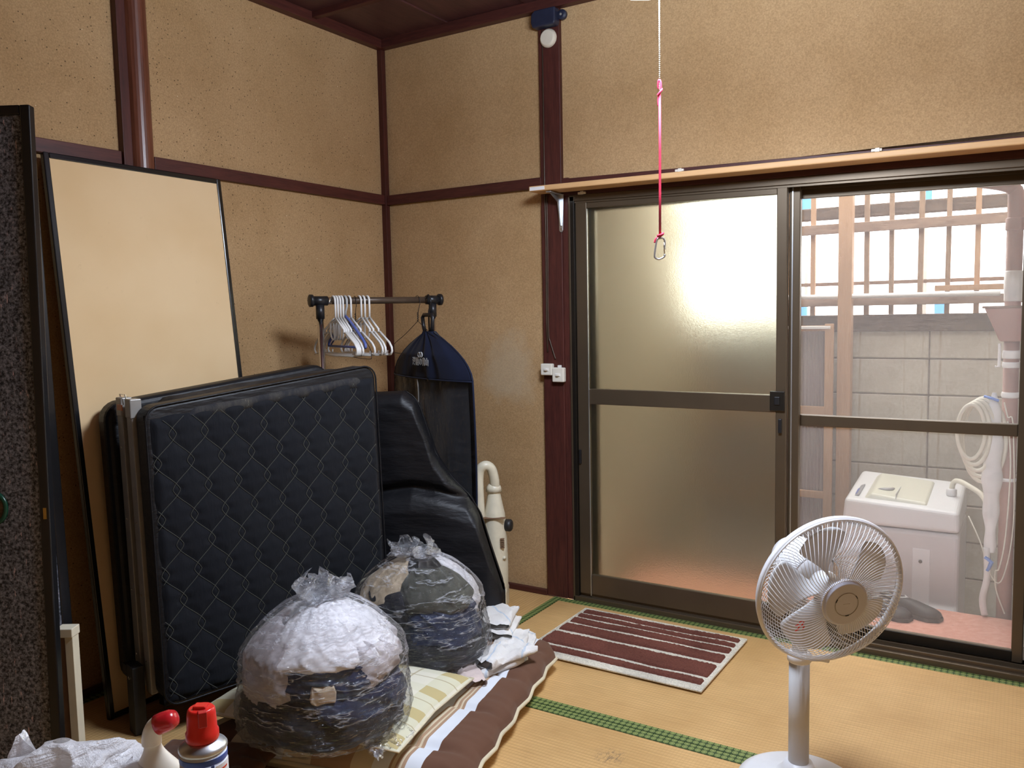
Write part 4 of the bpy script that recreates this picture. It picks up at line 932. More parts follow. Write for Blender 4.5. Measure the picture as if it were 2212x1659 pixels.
# ================================================================== BLACK FOLDED CUSHION, VACUUM
K0 = Vector((.475, -.745, 0)); KE = Vector((.906, .423, 0)); KN = Vector((.423, -.906, 0))
cu = thing('folded_floor_cushion', 'black nylon folded floor cushion slumped beside the bed', 'cushion', tuple(K0))
out = [(.02, .955), (.17, .960), (.215, .925), (.25, .83), (.285, .72), (.345, .63), (.405, .565), (.45, .49), (.485, .37), (.525, .24), (.535, .20), (.535, .03), (.52, .005), (.28, .0), (.02, .0)]
def topo(s):   # height of the outline over s
    pts = out[:11]
    for (a, za), (b, zb_) in zip(pts, pts[1:]):
        if a <= s <= b: return za + (zb_ - za) * (s - a) / (b - a)
    return pts[-1][1]
def cush(u, v, side):
    s = .02 + .518 * u; T_ = topo(max(.02, min(.534, s))); z = T_ * v
    z = max(.004, z)
    e = min(.538 - s, T_ - z, z + .03, s - .0); k = max(0, min(1, e / .055)); th = .062 * math.sqrt(max(0, 1 - (1 - k) ** 2))
    # fold between upper and lower halves
    zf = .60 - .16 * abs(s - .20) - .15 * max(0, s - .3)
    fd = math.exp(-((z - zf) / .022) ** 2) * .030 if s < .5 else 0
    low = .028 * max(0, min(1, (zf - z) / .08)) 
    wr = .005 * N.noise(Vector((s * 5 + z * 2, z * 11, side))) + .0022 * N.noise(Vector((s * 12, z * 30, side)))
    return tuple(KE * s + KN * (side * (th + wr * k) + (low - fd if side > 0 else 0)) + Vector((0, 0, z)))
MB().grid(lambda u, v: cush(u, v, 1), 90, 130).build('front_cover', 'black_nylon', cu, smooth=True)
MB().grid(lambda u, v: cush(u, v, -1), 40, 60).build('back_cover', 'black_nylon', cu, smooth=True)
sm = [tuple(KE * s + Vector((0, 0, z))) for s, z in out[1:12]]
MB().tube(smoothpath(sm, 3), .0018, 6).build('seam_piping', 'black_nylon', cu, smooth=True)
va = thing('stick_vacuum', 'beige upright stick vacuum cleaner standing against the back wall', 'vacuum cleaner', (.735, -.235, 0), rz=.45)
def vsec(z):  # half width
    return .048 + .006 * math.sin(z * 9) - .020 * max(0, z - .40) / .12
MB().grid(lambda u, v: (lambda z: (vsec(z) * 1.0 * math.cos(u * 2 * PI), .055 * (vsec(z) / .05) * math.sin(u * 2 * PI), z))(.08 + .43 * v), 28, 24, wrapu=True).build('body', 'ivory_plastic', va, smooth=True)
MB().lathe([(.035, .50), (.03, .52), (.012, .545), (0, .548)], 20).build('body_top', 'ivory_plastic', va, smooth=True)
MB().tube(smoothpath([(-.052, -.02, .30), (-.058, -.03, .45), (-.058, -.03, .575), (-.035, -.03, .612), (-.008, -.02, .60), (.004, -.01, .55), (.004, 0, .50)], 6), .021, 12).build('handle', 'ivory_plastic', va, smooth=True)
MB().box((-.05, -.062, .0), (.05, .06, .09)).build('floor_head', 'ivory_plastic', va, bevel=.01)
MB().box((-.048, -.0585, .395), (.05, -.035, .398)).build('cup_joint', 'brown_edge', va)
MB().lathe([(.026, 0), (.026, .02), (.02, .026), (0, .026)], 20, (.048, .0, .355), (1, -.2, 0)).build('side_wheel', 'steel_dark', va, smooth=True)
for k in range(5): MB().box((.028, -.052, .270 + k * .009), (.045, -.040, .274 + k * .009)).build('vent_slot', 'brown_edge', va)
MB().lathe([(.008, 0), (.008, .008), (0, .010)], 12, (.040, -.035, .225), (.6, -.8, 0)).build('latch_button', 'ivory_plastic', va, smooth=True)
tag(MB().tube([(.685, -.33, .0), (.672, -.325, .30), (.668, -.322, .60)], .0135, 12).build('black_pole', 'black_plastic', smooth=True), 'short black pole end standing beside the beige vacuum cleaner', 'pole')

# ================================================================== FUTON, PILLOW, TOWELS
Q = {'A': Vector((1.235, -.600, 0)), 'B': Vector((1.445, -1.50, 0)), 'C': Vector((.600, -1.700, 0)), 'D': Vector((.815, -.640, 0))}
def quad(u, v):  # u 0 at the right-hand border A-B, v 0 far, 1 near
    a = Q['A'].lerp(Q['B'], v); d = Q['D'].lerp(Q['C'], v); return a.lerp(d, u)
FT = .088
def fut(u, v, up=1):
    p = quad(u, v)
    eu = min(u * .62, (1 - u) * .62); ev = min(v * .92, (1 - v) * .92); e = min(eu, ev); k = min(1, e / .055)
    th = math.sqrt(max(0, 1 - (1 - k) ** 2))
    # round the plan corners a little
    c = Vector((1.03, -1.12, 0)); cx = max(0, 1 - eu / .07) * max(0, 1 - ev / .07); p = p.lerp(c, .07 * cx)
    tuft = .016 * math.exp(-(((v * 4.0) % 1 - .5) / .07) ** 2) * math.exp(-((u - .17) / .10) ** 2) if up > 0 else 0
    wv = .006 * N.noise(Vector((p.x * 7, p.y * 7, 0))) + .0035 * N.noise(Vector((u * 5, v * 34, 2))) * max(0, 1 - u / .25)
    z = .5 * FT + up * (.5 * FT * th + (wv * k - tuft if up > 0 else 0))
    if up > 0: z += .018 * math.exp(-((u - .5) / .3) ** 2) * k
    if up < 0: z = .5 * FT - .5 * (FT - .004) * th
    # side puffing outwards
    dr = (Q['A'] - Q['D']).normalized(); puff = .012 * (1 - abs(2 * ((v * 6) % 1) - 1)) * max(0, 1 - u / .1)
    p = p + dr * puff
    return (p.x, p.y, z)
fo = thing('futon', 'brown and cream striped futon lying folded on the tatami', 'futon', (0, 0, 0))
MB().grid(lambda u, v: fut(u, v, 1), 110, 140, uv=True).build('top_cover', 'futon_stripes', fo, smooth=True)
MB().grid(lambda u, v: fut(u, v, -1), 30, 40).build('underside', 'cloth_cream', fo, smooth=True)
bd = [Vector(fut(0, k / 40, 1)) for k in range(41)] + [Vector(fut(k / 30, 1, 1)) for k in range(1, 31)]
bd = [Vector(fut(1 - k / 10, 0, 1)) for k in range(10)] + bd
MB().tube([q for q in bd], .0065, 8).build('edge_piping', 'cloth_cream', fo, smooth=True)
# plaid pillow
PIc = Vector((.925, -1.375, .100)); PU = Vector((.62, .40, 0)).normalized(); PV = Vector((.40, -.62, 0)).normalized()
PU = Vector((.98, .17, 0)).normalized(); PV = Vector((PU.y, -PU.x, 0))
pi_ = thing('plaid_pillow', 'flat cream pillow with olive and gold plaid under the front clothes bag', 'pillow', tuple(PIc))
def pil(u, v, sd):
    x = (u - .5) * 2; y = (v - .5) * 2; ex = 1 - abs(x) ** 4; ey = 1 - abs(y) ** 4; h = .038 * (max(0, ex) * max(0, ey)) ** .5
    pinch = 1 - .07 * (1 - abs(y)) * 0 + .05 * abs(x) * abs(y)
    q = PU * (x * .312 * (pinch if sd else 1)) + PV * (y * .218 * pinch)
    wr = .004 * N.noise(Vector((x * 4, y * 4, 7)))
    lx_ = (h + wr * min(1, h * 60)) * sd
    return (q.x, q.y, lx_ + .030 - (0.004 if sd < 0 else 0))
MB().grid(lambda u, v: pil(u, v, 1), 50, 40, uv=True).build('pillow_case', 'plaid_cotton', pi_, smooth=True)
MB().grid(lambda u, v: pil(u, v, -.6), 30, 24, uv=True).build('pillow_underside', 'plaid_cotton', pi_, smooth=True)
rim = [Vector(pil(k / 20, 0, 1)) for k in range(21)] + [Vector(pil(1, k / 14, 1)) for k in range(1, 15)] + [Vector(pil(1 - k / 20, 1, 1)) for k in range(1, 21)] + [Vector(pil(0, 1 - k / 14, 1)) for k in range(1, 14)]
MB().tube(rim, .003, 6, closed=True).build('piping', 'cloth_cream', pi_, smooth=True)

def folded_cloth(name, label, cat, cx, cy, z, ang, lx_, ly_, layers, th, mat, seed, crumple=.012, group=None):
    o = thing(name, label, cat, (cx, cy, z), group, ang)
    for k in range(layers):
        off = Vector((random.uniform(-.02, .02), random.uniform(-.02, .02), 0)); sx = lx_ * random.uniform(.85, 1.05); sy = ly_ * random.uniform(.85, 1.05)
        def fn(u, v, k=k, off=off, sx=sx, sy=sy):
            # closed roll section: u goes round the fold, v along
            a = u * 2 * PI; c = math.cos(a); s_ = math.sin(a)
            cc = (abs(c) ** .5) * (1 if c > 0 else -1); ss = (abs(s_) ** .75) * (1 if s_ > 0 else -1)
            y = (v - .5) * sy; en = 1 - .35 * max(0, abs(v - .5) * 2 - .85) / .15
            n1_ = N.noise(Vector((cc * 2.1 + seed, y * 16, k * 3.3))); n2_ = N.noise(Vector((cc * 5 + seed, y * 38, k * 3.3 + 5)))
            return (off.x + cc * sx / 2 + n1_ * crumple * .7, off.y + y + n2_ * crumple * .5, th * (k + .5) + ss * th * .52 * en + (n1_ * crumple + n2_ * crumple * .5) * (.5 + .5 * ss))
        MB().grid(fn, 44, 36, wrapu=True).build('cloth_layer', mat, o, smooth=True)
    return o
folded_cloth('folded_towel', 'thick white towel folded behind the rear clothes bag', 'towel', 1.035, -.665, .088, .35, .15, .20, 3, .026, 'towel_white', 1)
folded_cloth('checked_towel', 'thin white towel with pale blue lines on the futon border', 'towel', 1.13, -.735, .088, .45, .11, .20, 2, .016, 'towel_white', 5)
folded_cloth('crumpled_towel', 'crumpled white towel pushed against the rear clothes bag', 'towel', 1.165, -.905, .090, -.3, .12, .20, 2, .028, 'towel_white', 9, .020)
folded_cloth('pink_cloth', 'small rolled pinkish cloth in front of the rear clothes bag', 'cloth', 1.135, -1.035, .092, .9, .075, .17, 1, .030, 'towel_pink', 13, .014)
# brown cream folded blanket end by the bed's foot
folded_cloth('folded_blanket', 'brown and cream striped blanket bunched at the foot of the bed', 'blanket', .80, -1.775, .0, .35, .34, .16, 2, .045, 'futon_brown', 21, .02)

# ================================================================== TRANSPARENT BAGS OF CLOTHES
def ridg(p): return 1 - abs(N.noise(p)) * 2
def bag_of_clothes(label, cx, cy, z0, rx, ry, h, seed, kang, items, knot_r=.085):
    """rounded sack; radius profile over t in 0..1"""
    def rad(t, a):
        if t < .12: b = .70 + .30 * math.sin(t / .12 * PI / 2)
        elif t < .60: b = 1.0 - .03 * math.sin((t - .12) / .48 * PI) * 0 + .02 * math.sin(t * 9)
        else:
            q = (t - .60) / .40; b = math.cos(q * PI / 2) ** .72 if q < 1 else 0
        b *= 1.03 - .20 * t ** 2 + .10 * math.exp(-((t - .95) / .10) ** 2)
        w_ = 1 + .06 * N.noise(Vector((math.cos(a) * 1.2 + seed, math.sin(a) * 1.2, t * 2.5))) + .02 * N.noise(Vector((math.cos(a) * 5, math.sin(a) * 5 + seed, t * 5)))
        return b * w_
    def P(a, t, k=1.0, zs=1.0):
        r = rad(t, a) * k; r = max(r, 0)
        return Vector((rx * r * math.cos(a), ry * r * math.sin(a), t * h * zs))
    o = thing('clothes_bag', label, 'plastic bag', (cx, cy, z0))
    def film(u, v):
        a = u * 2 * PI; t = v * .985
        p = P(a, t)
        gath = max(0, (t - .55) / .45)
        # gathers radiate from the knot
        fold_ = (.010 * gath) * math.sin(a * 23 + 3 * N.noise(Vector((a, t * 3, seed)))) + .007 * ridg(Vector((math.cos(a) * 3 + seed, math.sin(a) * 3, t * 6)))
        # diagonal tension creases on the body
        cr = (.007 * ridg(Vector((a * 1.3 + t * 2.2, t * 11 - a * 3.4, seed))) + .006 * max(0, ridg(Vector((a * 2.3 + t * 4, t * 23 - a * 7, seed + 3)))) ** 3) * (1 - gath)
        n = Vector((p.x, p.y, 0)); n = n.normalized() if n.length > 1e-5 else Vector((0, 0, 1))
        return tuple(p * 1.0 + n * (fold_ * .6 + cr * .7 + .004) + Vector((0, 0, .010 * gath)))
    MB().grid(film, 150, 110, wrapu=True).build('bag_film', 'clear_bag_film', o, smooth=True)
    top = Vector((0, 0, h * .985))
    # flared, crumpled neck above the knot
    def neck(u, v):
        a = u * 2 * PI; r = knot_r * (.34 + .55 * math.sin(v * 2.35)) * (1 + .35 * N.noise(Vector((math.cos(a) * 1.5, math.sin(a) * 1.5, seed))))
        r *= 1 + .16 * math.sin(a * 11 + seed + 3 * v) * v + .10 * math.sin(a * 19 + 2 * v) * v
        hh = .052 * v ** .8 * (1 + .5 * N.noise(Vector((math.cos(a) * 1.6, math.sin(a) * 1.6, seed + 4))))
        q_ = Vector((r * math.cos(a) + math.cos(kang) * .040 * v, r * math.sin(a) + math.sin(kang) * .055 * v, hh - .022))
        q_ += Vector((N.noise(q_ * 32 + Vector((seed, 0, 0))), N.noise(q_ * 32 + Vector((0, seed, 9))), N.noise(q_ * 32 + Vector((5, 0, seed))))) * .034 * v
        return tuple(top + q_)
    MB().grid(neck, 120, 30, wrapu=True).build('gathered_neck', 'knot_film', o, smooth=True)
    MB().lathe([(0, -.02), (.022, -.012), (.026, .0), (.020, .012), (0, .02)], 20, tuple(top + Vector((0, 0, .0)))).build('knot', 'knot_film', o, smooth=True)
    # clothes: each garment fills an angular and height range just under the film
    for (nm, lab, cat, mat, a0, a1, t0, t1, k, amp) in items:
        g = MB()
        def fn(u, v, a0=a0, a1=a1, t0=t0, t1=t1, k=k, amp=amp):
            # closed pillow-like piece: (u: angle, v: loop over outer then inner surface)
            full = (a1 - a0) > 6.2
            a = a0 + (a1 - a0) * u
            ph = v * 2 * PI; tm = (t0 + t1) / 2; th_ = (t1 - t0) / 2
            end = 1 if full else min(1, min(u, 1 - u) / .16) ** .5
            cc = math.cos(ph); ss = math.sin(ph)
            t = tm - th_ * (abs(cc) ** .8) * (1 if cc > 0 else -1) * (.4 + .6 * end); t = min(.965, max(.012, t + .018 * N.noise(Vector((a * 2, seed, tm * 9)))))
            depth = (.5 + .5 * ss)      # 1 outside, 0 inside
            kk = (.50 + (k - .50) * (depth ** .6)) * (.72 + .28 * end)
            wr = amp * 1.3 * (N.noise(Vector((a * 1.8 + t * 5, t * 8 - a * 1.5, seed + tm * 7))) + .9 * ridg(Vector((a * 2.0 + seed, t * 10 + a * 2.6, tm * 5))) ** 3 - .30) * depth
            p = P(a, t, min(1.0, kk + .035 * depth + wr))
            return tuple(p + Vector((cx, cy, z0)))
        full = (a1 - a0) > 6.2
        g.grid(fn, 110, 72, wrapu=full)
        ob = g.build(nm, mat, None, smooth=True)
        # put the origin at its base
        bb = min(v.co.z for v in ob.data.vertices); off = Vector((cx, cy, bb))
        for v in ob.data.vertices: v.co -= off
        ob.location = off
        tag(ob, lab, cat)
        if not full or t1 > .5 or True:
            pass
    return o
vd = math.atan2(-3.11 + 1.4, 2.62 - .9)     # direction of the camera as seen from the bags
def rg(a, b): return (vd + a, vd + b)
bag_of_clothes('large clear plastic bag of clothes in front, knotted on top', 1.012, -1.520, .122, .222, .214, .372, 3.1, 2.2, [
    ('dark_clothes', 'black clothes filling the bottom of the front bag', 'clothes', 'cloth_black', vd - PI, vd + PI, .01, .42, .93, .05),
    ('blue_garment', 'dark blue garment low on the right side of the front bag', 'clothes', 'cloth_navy', *rg(-.3, 1.6), .20, .46, .955, .05),
    ('grey_shirt', 'grey shirt folded at the left side of the front bag', 'clothes', 'cloth_grey', *rg(-2.2, -.35), .34, .84, .965, .06),
    ('navy_shirt', 'navy shirt in the middle of the front bag', 'clothes', 'cloth_navy', *rg(-.75, .9), .38, .68, .90, .05),
    ('beige_cloth', 'small beige cloth peeping from the middle of the front bag', 'clothes', 'cloth_beige', *rg(-.25, .15), .40, .54, .962, .04),
    ('pale_shirt', 'pale grey shirt at the right side of the front bag', 'clothes', 'cloth_greywhite', *rg(.25, 1.9), .44, .78, .95, .06),
    ('white_garment', 'white garment on top inside the front bag', 'clothes', 'cloth_white', *rg(-1.2, 2.2), .60, .97, .965, .05),
    ('white_sheet', 'white cloth at the back of the front bag', 'clothes', 'cloth_white', *rg(1.5, 4.6), .42, .90, .95, .05)])
bag_of_clothes('clear plastic bag of clothes standing behind the front one', .920, -.978, .100, .228, .198, .358, 8.7, 3.0, [
    ('dark_clothes', 'dark clothes filling the bottom of the rear bag', 'clothes', 'cloth_black', vd - PI, vd + PI, .01, .48, .93, .05),
    ('navy_jacket', 'navy jacket in the lower right of the rear bag', 'clothes', 'cloth_navy', *rg(-.6, 1.3), .22, .62, .955, .05),
    ('grey_trousers', 'olive grey trousers across the upper rear bag', 'clothes', 'cloth_olive', *rg(-.7, 1.2), .54, .90, .955, .05),
    ('beige_sweater', 'beige sweater at the left of the rear bag', 'clothes', 'cloth_beige', *rg(-2.6, -.6), .48, .95, .955, .05),
    ('white_towel', 'white towel at the right side of the rear bag', 'clothes', 'cloth_white', *rg(.9, 3.0), .40, .96, .965, .05),
    ('black_garment', 'black garment at the left of the rear bag', 'clothes', 'cloth_black', *rg(-1.5, -.3), .42, .74, .93, .05)])
# loose end of the front bag's film lying on the pillow
def tail(u, v):
    x = u; r = .17 * (1 - u * .2)
    return (1.08 + .19 * u + .03 * N.noise(Vector((u * 6, v * 6, 1))), -1.56 + .15 * v - .05 * u, .175 - .05 * u + .018 * ridg(Vector((u * 5, v * 9, 3))) + .012 * N.noise(Vector((u * 14, v * 14, 3))))
tag(MB().grid(tail, 40, 30).build('loose_plastic', 'clear_bag_film', smooth=True), 'crumpled loose end of clear plastic on the pillow corner', 'plastic film')

# ================================================================== BATH MAT
bm_ = thing('bath_mat', 'brown and cream striped bath mat in front of the sliding window', 'mat', (1.08, -.585, .0015), rz=-.012)
MW, MD = .675, .492
def mfn(u, v): return (u * MW, v * MD, .006 + .003 * N.noise(Vector((u * 5, v * 5, 2))))
MB().grid(mfn, 60, 44).build('woven_base', 'cream_weave', bm_, smooth=True, solid=.006)
MB().tube([(0, 0, .007), (MW, 0, .007), (MW, MD, .007), (0, MD, .007)], .0042, 8, closed=True).build('hem', 'cream_weave', bm_)
for (f0, f1) in ((.045, .105), (.150, .205), (.250, .335), (.385, .520), (.580, .790), (.845, .920)):
    y1 = MD * (1 - f0); y0 = MD * (1 - f1); sd = f0 * 37
    def pf_(u, v, y0=y0, y1=y1, sd=sd):
        e = min(u * (MW - .03), (1 - u) * (MW - .03), v * (y1 - y0), (1 - v) * (y1 - y0)); k = min(1, e / .005)
        x = .015 + u * (MW - .03); jag = .0022 * N.noise(Vector((x * 130, sd, v * 3)))
        return (x + jag * .5, y0 + v * (y1 - y0) + jag, .008 + .010 * math.sqrt(k) + .0028 * N.noise(Vector((x * 150, v * (y1 - y0) * 150, sd))) * k + .003 * N.noise(Vector((u * 5, (y0 + v * (y1 - y0)) / MD * 5, 2))))
    MB().grid(pf_, 220, max(6, int((y1 - y0) / .004))).build('pile_stripe', 'brown_pile', bm_, smooth=True)

# ================================================================== FAN
FH = Vector((2.236, -1.057, .563)); AX = Vector((.66, -.729, -.163)).normalized()
PB = Vector((2.150, -.985, 0))
fn_ = thing('standing_fan', 'white and grey pedestal fan standing on the tatami at the right', 'fan', tuple(PB))
L_ = lambda p: tuple(Vector(p) - PB)
MB().lathe([(.0, 0), (.152, 0), (.156, .006), (.152, .018), (.130, .030), (.06, .040), (.04, .06), (.034, .075), (0, .075)], 64).build('base', 'fan_white', fn_, smooth=True)
MB().tube([(0, 0, .06), (0, 0, .355)], .0255, 24).build('lower_pole', 'fan_grey', fn_, smooth=True)
MB().lathe([(.026, .340), (.030, .345), (.030, .362), (.024, .368), (0, .368)], 28).build('height_collar', 'fan_white', fn_, smooth=True)
nk = FH - AX * .155; 
MB().tube([(0, 0, .36), (0, 0, .43), L_(nk + Vector((0, 0, -.05)))], [.0185, .0185, .020], 20).build('upper_pole', 'fan_grey', fn_, smooth=True)
q = Vector((0, 0, 1)).rotation_difference(AX)
# in-plane axes of the guard
gu = (Vector((0, 0, 1)) - AX * AX.z).normalized(); gr_ = gu.cross(AX)     # up-ish, right-ish
def gp(r, a, h): return Vector(L_(FH)) + gr_ * (r * math.cos(a)) + gu * (r * math.sin(a)) + AX * h
MB().lathe([(.0, -.215), (.045, -.208), (.062, -.175), (.066, -.13), (.060, -.085), (.040, -.070), (.0, -.068)], 32, L_(FH), tuple(AX)).build('motor_housing', 'fan_white', fn_, smooth=True)
MB().tube([L_(nk + Vector((0, 0, -.065))), L_(nk + Vector((0, 0, -.01))), L_(nk + AX * .02)], [.026, .034, .040], 16).build('neck_joint', 'fan_white', fn_, smooth=True)
RG = .184
# rim: two rings and the band between them
MB().tube([gp(RG, 2 * PI * k / 72, 0) for k in range(72)], .0065, 8, closed=True).build('guard_rim', 'fan_white', fn_, smooth=True)
MB().grid(lambda u, v: gp(RG + .001, u * 2 * PI, -.012 + .022 * v), 72, 2, wrapu=True).build('rim_band', 'fan_white', fn_, smooth=True, solid=.003)
fg = MB(); NW = 88
for k in range(NW):
    a0 = 2 * PI * k / NW; pts = []
    for j in range(13):
        t = j / 12; r = .052 + (RG - .053) * t; h = .062 - .004 * t - .052 * max(0, (t - .55) / .45) ** 2.2
        pts.append(gp(r, a0 + .55 * (t - .0) ** 1.6 * -1, h))
    fg.tube(pts, .0009, 4)
g1 = fg.build('front_guard_wires', 'fan_white', fn_, smooth=True); g1['kind'] = 'stuff'
fg = MB()
for k in range(NW):
    a0 = 2 * PI * k / NW; pts = []
    for j in range(11):
        t = j / 10; r = .060 + (RG - .061) * t; h = -.062 + .052 * max(0, (t - .5) / .5) ** 2.0
        pts.append(gp(r, a0 + .45 * t ** 1.5, h))
    fg.tube(pts, .0009, 4)
g2 = fg.build('rear_guard_wires', 'fan_white', fn_, smooth=True); g2['kind'] = 'stuff'
for (r, h, nm) in ((.056, .062, 0), (.062, -.062, 0), (.128, .0605, 0)):
    if r == .128: continue
    MB().tube([gp(r, 2 * PI * k / 48, h) for k in range(48)], .0018, 6, closed=True).build('guard_ring', 'fan_white', fn_, smooth=True)
cp_ = MB().lathe([(.056, .054), (.056, .064), (.052, .070), (.050, .0705), (.0, .0715)], 48, L_(FH), tuple(AX)).build('hub_cap', 'fan_silver', fn_, smooth=False, bevel=.001)
MB().tube([gp(.029, 2 * PI * k / 40, .0713) for k in range(40)], .0009, 6, closed=True).build('cap_groove', 'steel_grey', cp_)
for k in range(3): MB().tube([gp(.029, 2 * PI * k / 3 + .5 + j * .1, .0716) for j in range(4)], .0013, 6).build('cap_slot', 'steel_dark', cp_)
for k in range(4): MB().tube([gp(.010, PI - .15 + .1 * 0, .0718) + gr_ * (.0045 * k + .001), gp(.010, PI - .15, .0718) + gr_ * (.0045 * k + .0035)], .0008, 4).build('cap_mark', 'fan_grey', cp_)
MB().lathe([(.030, -.045), (.036, -.03), (.036, .02), (.028, .035), (0, .038)], 28, L_(FH), tuple(AX)).build('blade_hub', 'fan_grey', fn_, smooth=True)
def blade(k):
    a0 = 2 * PI * k / 5 + PI / 2 + .14
    def bf(u, v):
        r = .033 + .127 * v
        wa = (.27 + .70 * math.sin(min(1, v * 1.15) * PI / 2)) * .52
        wa *= 1 - .35 * max(0, (v - .85) / .15) ** 2
        a = a0 + (u - .5) * 2 * wa + .10 * v
        h = -.006 + (u - .5) * .038 * (1 - .45 * v)
        return tuple(gp(r - .006 * max(0, (v - .8) / .2) * (abs(u - .5) * 2) ** 3, a, h))
    return MB().grid(bf, 12, 12).build('blade', 'fan_grey', fn_, smooth=True, solid=.0022)
bls = [blade(k) for k in range(5)]
# red warning print on the lower left blade
rd = MB()
for k in range(7):
    a = math.radians(222) + (k % 4) * .045; r = .098 + (k // 2) * .007
    rd.tube([gp(r, a, .016), gp(r + .010, a + .03 * (1 if k % 2 else -1), .016)], .0016, 4)
rd.build('red_warning_print', 'print_red', bls[2])
MB().box((-.012, -.004, -.006), (.012, .004, .004)).build('guard_clip', 'fan_white', fn_, bevel=.002).location = gp(RG + .005, -PI / 2 + .03, 0)

# ================================================================== LOW TABLE AND THINGS ON IT
TZ = .43
tb = thing('low_table', 'cream topped low table at the bottom left corner', 'table', (.95, -2.55, 0))
MB().box((.135, -.30, TZ - .022), (.82, .310, TZ)).build('tabletop', 'table_cream', tb, bevel=.003)
MB().box((.16, -.27, TZ - .075), (.79, .27, TZ - .022)).build('apron', 'brown_edge', tb)
for x in (.175, .77):
    for y in (-.26, .26): MB().box((x - .018, y - .018, 0), (x + .018, y + .018, TZ - .022)).build('leg', 'brown_edge', tb, bevel=.002)
# spray can
sp = thing('spray_can', 'silver and blue labelled spray can with a red cap on the low table', 'spray can', (1.605, -2.357, TZ))
tb.location = (.95, -2.55, 0)
MB().lathe([(.031, .0), (.0335, .003), (.0335, .180)], 48).build('can_body', 'can_label_white', sp, smooth=True)
MB().lathe([(.0335, .180), (.0346, .182), (.0346, .185), (.0325, .188), (.028, .191), (.022, .195), (.0, .197)], 48).build('can_shoulder', 'aluminium', sp, smooth=True)
MB().lathe([(.0338, .167), (.0339, .168), (.0339, .175), (.0338, .176)], 48).build('blue_band', 'can_label_blue', sp, smooth=True)
cpz = MB().lathe([(.0185, .194), (.0235, .196), (.0235, .207), (.0215, .210), (.0205, .232), (.0195, .240), (.017, .243), (.0, .243)], 36).build('cap', 'red_plastic', sp, smooth=True, bevel=.0008)
MB().box((-.006, -.024, .222), (.006, -.012, .2445)).build('nozzle_notch', 'deep_red_plastic', cpz, bevel=.001).rotation_euler = (0, 0, 1.0)
MB().box((-.010, -.008, .240), (.010, .008, .2475)).build('trigger', 'red_plastic', cpz, bevel=.002).rotation_euler = (0, 0, .5)
def onlabel(name, mat, a0, a1, z0, z1, r=.0342):
    return MB().grid(lambda u, v: (r * math.cos(a0 + (a1 - a0) * u), r * math.sin(a0 + (a1 - a0) * u), z0 + (z1 - z0) * v), 10, 1).build(name, mat, sp, solid=.0003)
ca_ = math.atan2(-3.11 + 2.357, 2.62 - 1.605)
onlabel('blue_stripe', 'can_label_blue', ca_ + .28, ca_ + .42, .0, .167)
onlabel('label_panel', 'print_white', ca_ + .46, ca_ + 1.5, .0, .164)
for k in range(6):
    onlabel('label_line', 'print_navy' if k % 2 else 'print_red', ca_ + .60, ca_ + 1.15 - .07 * (k % 3), 1.0 * .155 - k * .014, .1585 - k * .014 - .001, .0347)
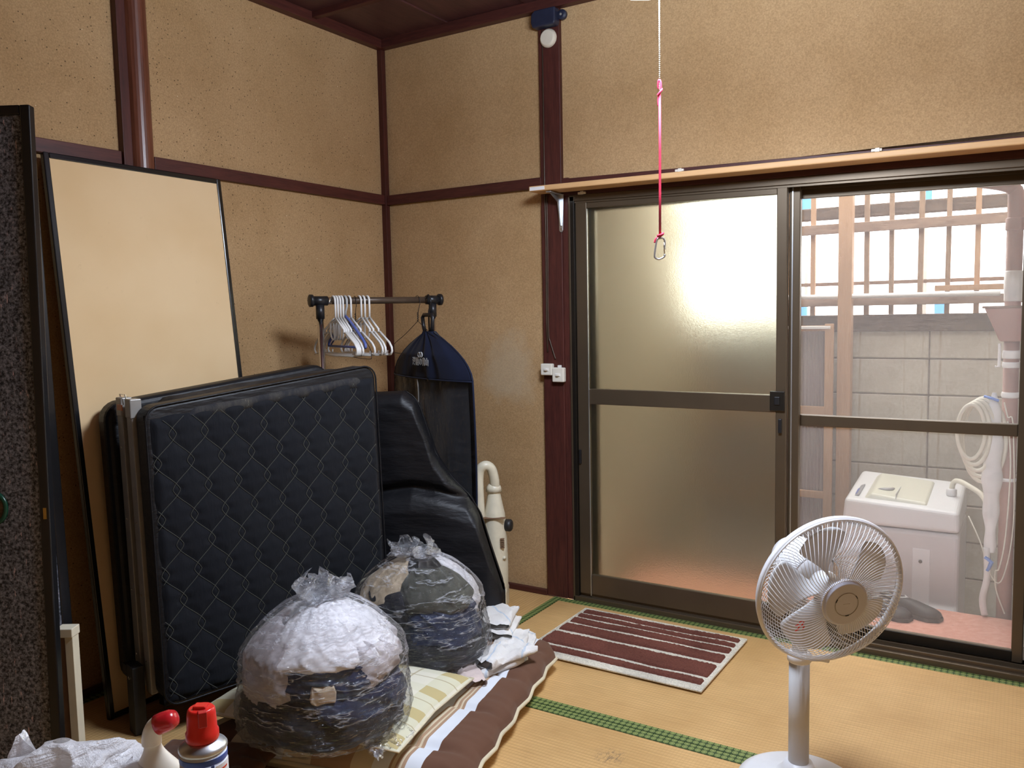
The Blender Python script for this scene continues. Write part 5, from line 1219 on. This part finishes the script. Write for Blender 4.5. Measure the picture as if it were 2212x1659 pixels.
# toilet cleaner bottle with a bent neck
bt = thing('cleaner_bottle', 'ivory squeeze bottle with a bent neck and a red cap', 'bottle', (1.462, -2.335, TZ), rz=.55)
def bsec(z):
    if z < .095: return .040
    t = min(1, (z - .095) / .055); return .040 - .026 * (t * t * (3 - 2 * t))
MB().grid(lambda u, v: (lambda z: (bsec(z) * math.cos(u * 2 * PI) + (.010 * max(0, z - .11) / .05 if z > .11 else 0) * -1, bsec(z) * .62 * math.sin(u * 2 * PI) + 0, z))(.155 * v), 36, 34, wrapu=True).build('bottle_body', 'bottle_ivory', bt, smooth=True)
MB().tube(smoothpath([(-.009, 0, .150), (-.008, 0, .165), (-.003, 0, .178), (.006, 0, .187)], 5), [.0150] * 16, 16).build('bent_neck', 'bottle_ivory', bt, smooth=True)
MB().lathe([(.0155, 0), (.0175, .001), (.0175, .012), (.0165, .024), (.013, .031), (.006, .034), (0, .0345)], 28, (.002, 0, .183), (.95, 0, .42)).build('bottle_cap', 'deep_red_plastic', bt, smooth=True)
bt.scale = (1, 1, .93)
for k in range(6): MB().box((-.020, -.0262, .084 - k * .011), (.004 + .003 * (k % 2), -.0248, .0865 - k * .011)).build('label_line', 'print_grey', bt)
# crumpled white plastic bag
wp = thing('white_plastic_bag', 'crumpled white plastic bag on the low table in the corner', 'plastic bag', (1.352, -2.425, TZ))
def wbag(u, v):
    a = u * 2 * PI; t = v
    r = (.62 + .38 * math.sin(min(1, t * 2.2) * PI / 2)) * (1 if t < .5 else max(0.02, math.cos((t - .5) / .5 * PI / 2) ** .75))
    p = Vector((.118 * r * math.cos(a), .092 * r * math.sin(a), .152 * t ** .9))
    cr = .024 * (ridg(Vector((p.x * 11 + 4, p.y * 11, p.z * 13))) - .5) + .010 * (ridg(Vector((p.x * 30, p.y * 30, p.z * 30))) - .5)
    n = Vector((math.cos(a), math.sin(a), .6 * t)); q_ = p + n * cr
    q_.z = max(.001, q_.z + .018 * N.noise(Vector((p.x * 14, p.y * 14, 2))) * t)
    ca2 = Matrix.Rotation(.55, 3, 'Z') @ q_
    return tuple(ca2)
MB().grid(wbag, 110, 60, wrapu=True).build('bag_body', 'white_bag_film', wp, smooth=True)
def spike(u, v):   # one standing corner of the bag mouth
    w_ = (1 - v) ** 1.1 * .06
    p = Vector((-.05 + (u - .5) * 2 * w_ + .004 * N.noise(Vector((u * 5, v * 5, 1))) - .028 * v, .02 * v - .012 * math.cos(u * 5), .085 + .075 * v))
    return tuple(Matrix.Rotation(.55, 3, 'Z') @ p)
MB().grid(spike, 14, 14).build('bag_corner', 'white_bag_film', wp, smooth=True)
def spike2(u, v):
    w_ = (1 - v) ** .8 * .045
    p = Vector((.065 + .035 * v, (u - .5) * 2 * w_ + .02, .075 + .035 * v + .010 * math.sin(u * 7)))
    return tuple(Matrix.Rotation(.55, 3, 'Z') @ p)
MB().grid(spike2, 14, 14).build('bag_corner', 'white_bag_film', wp, smooth=True)
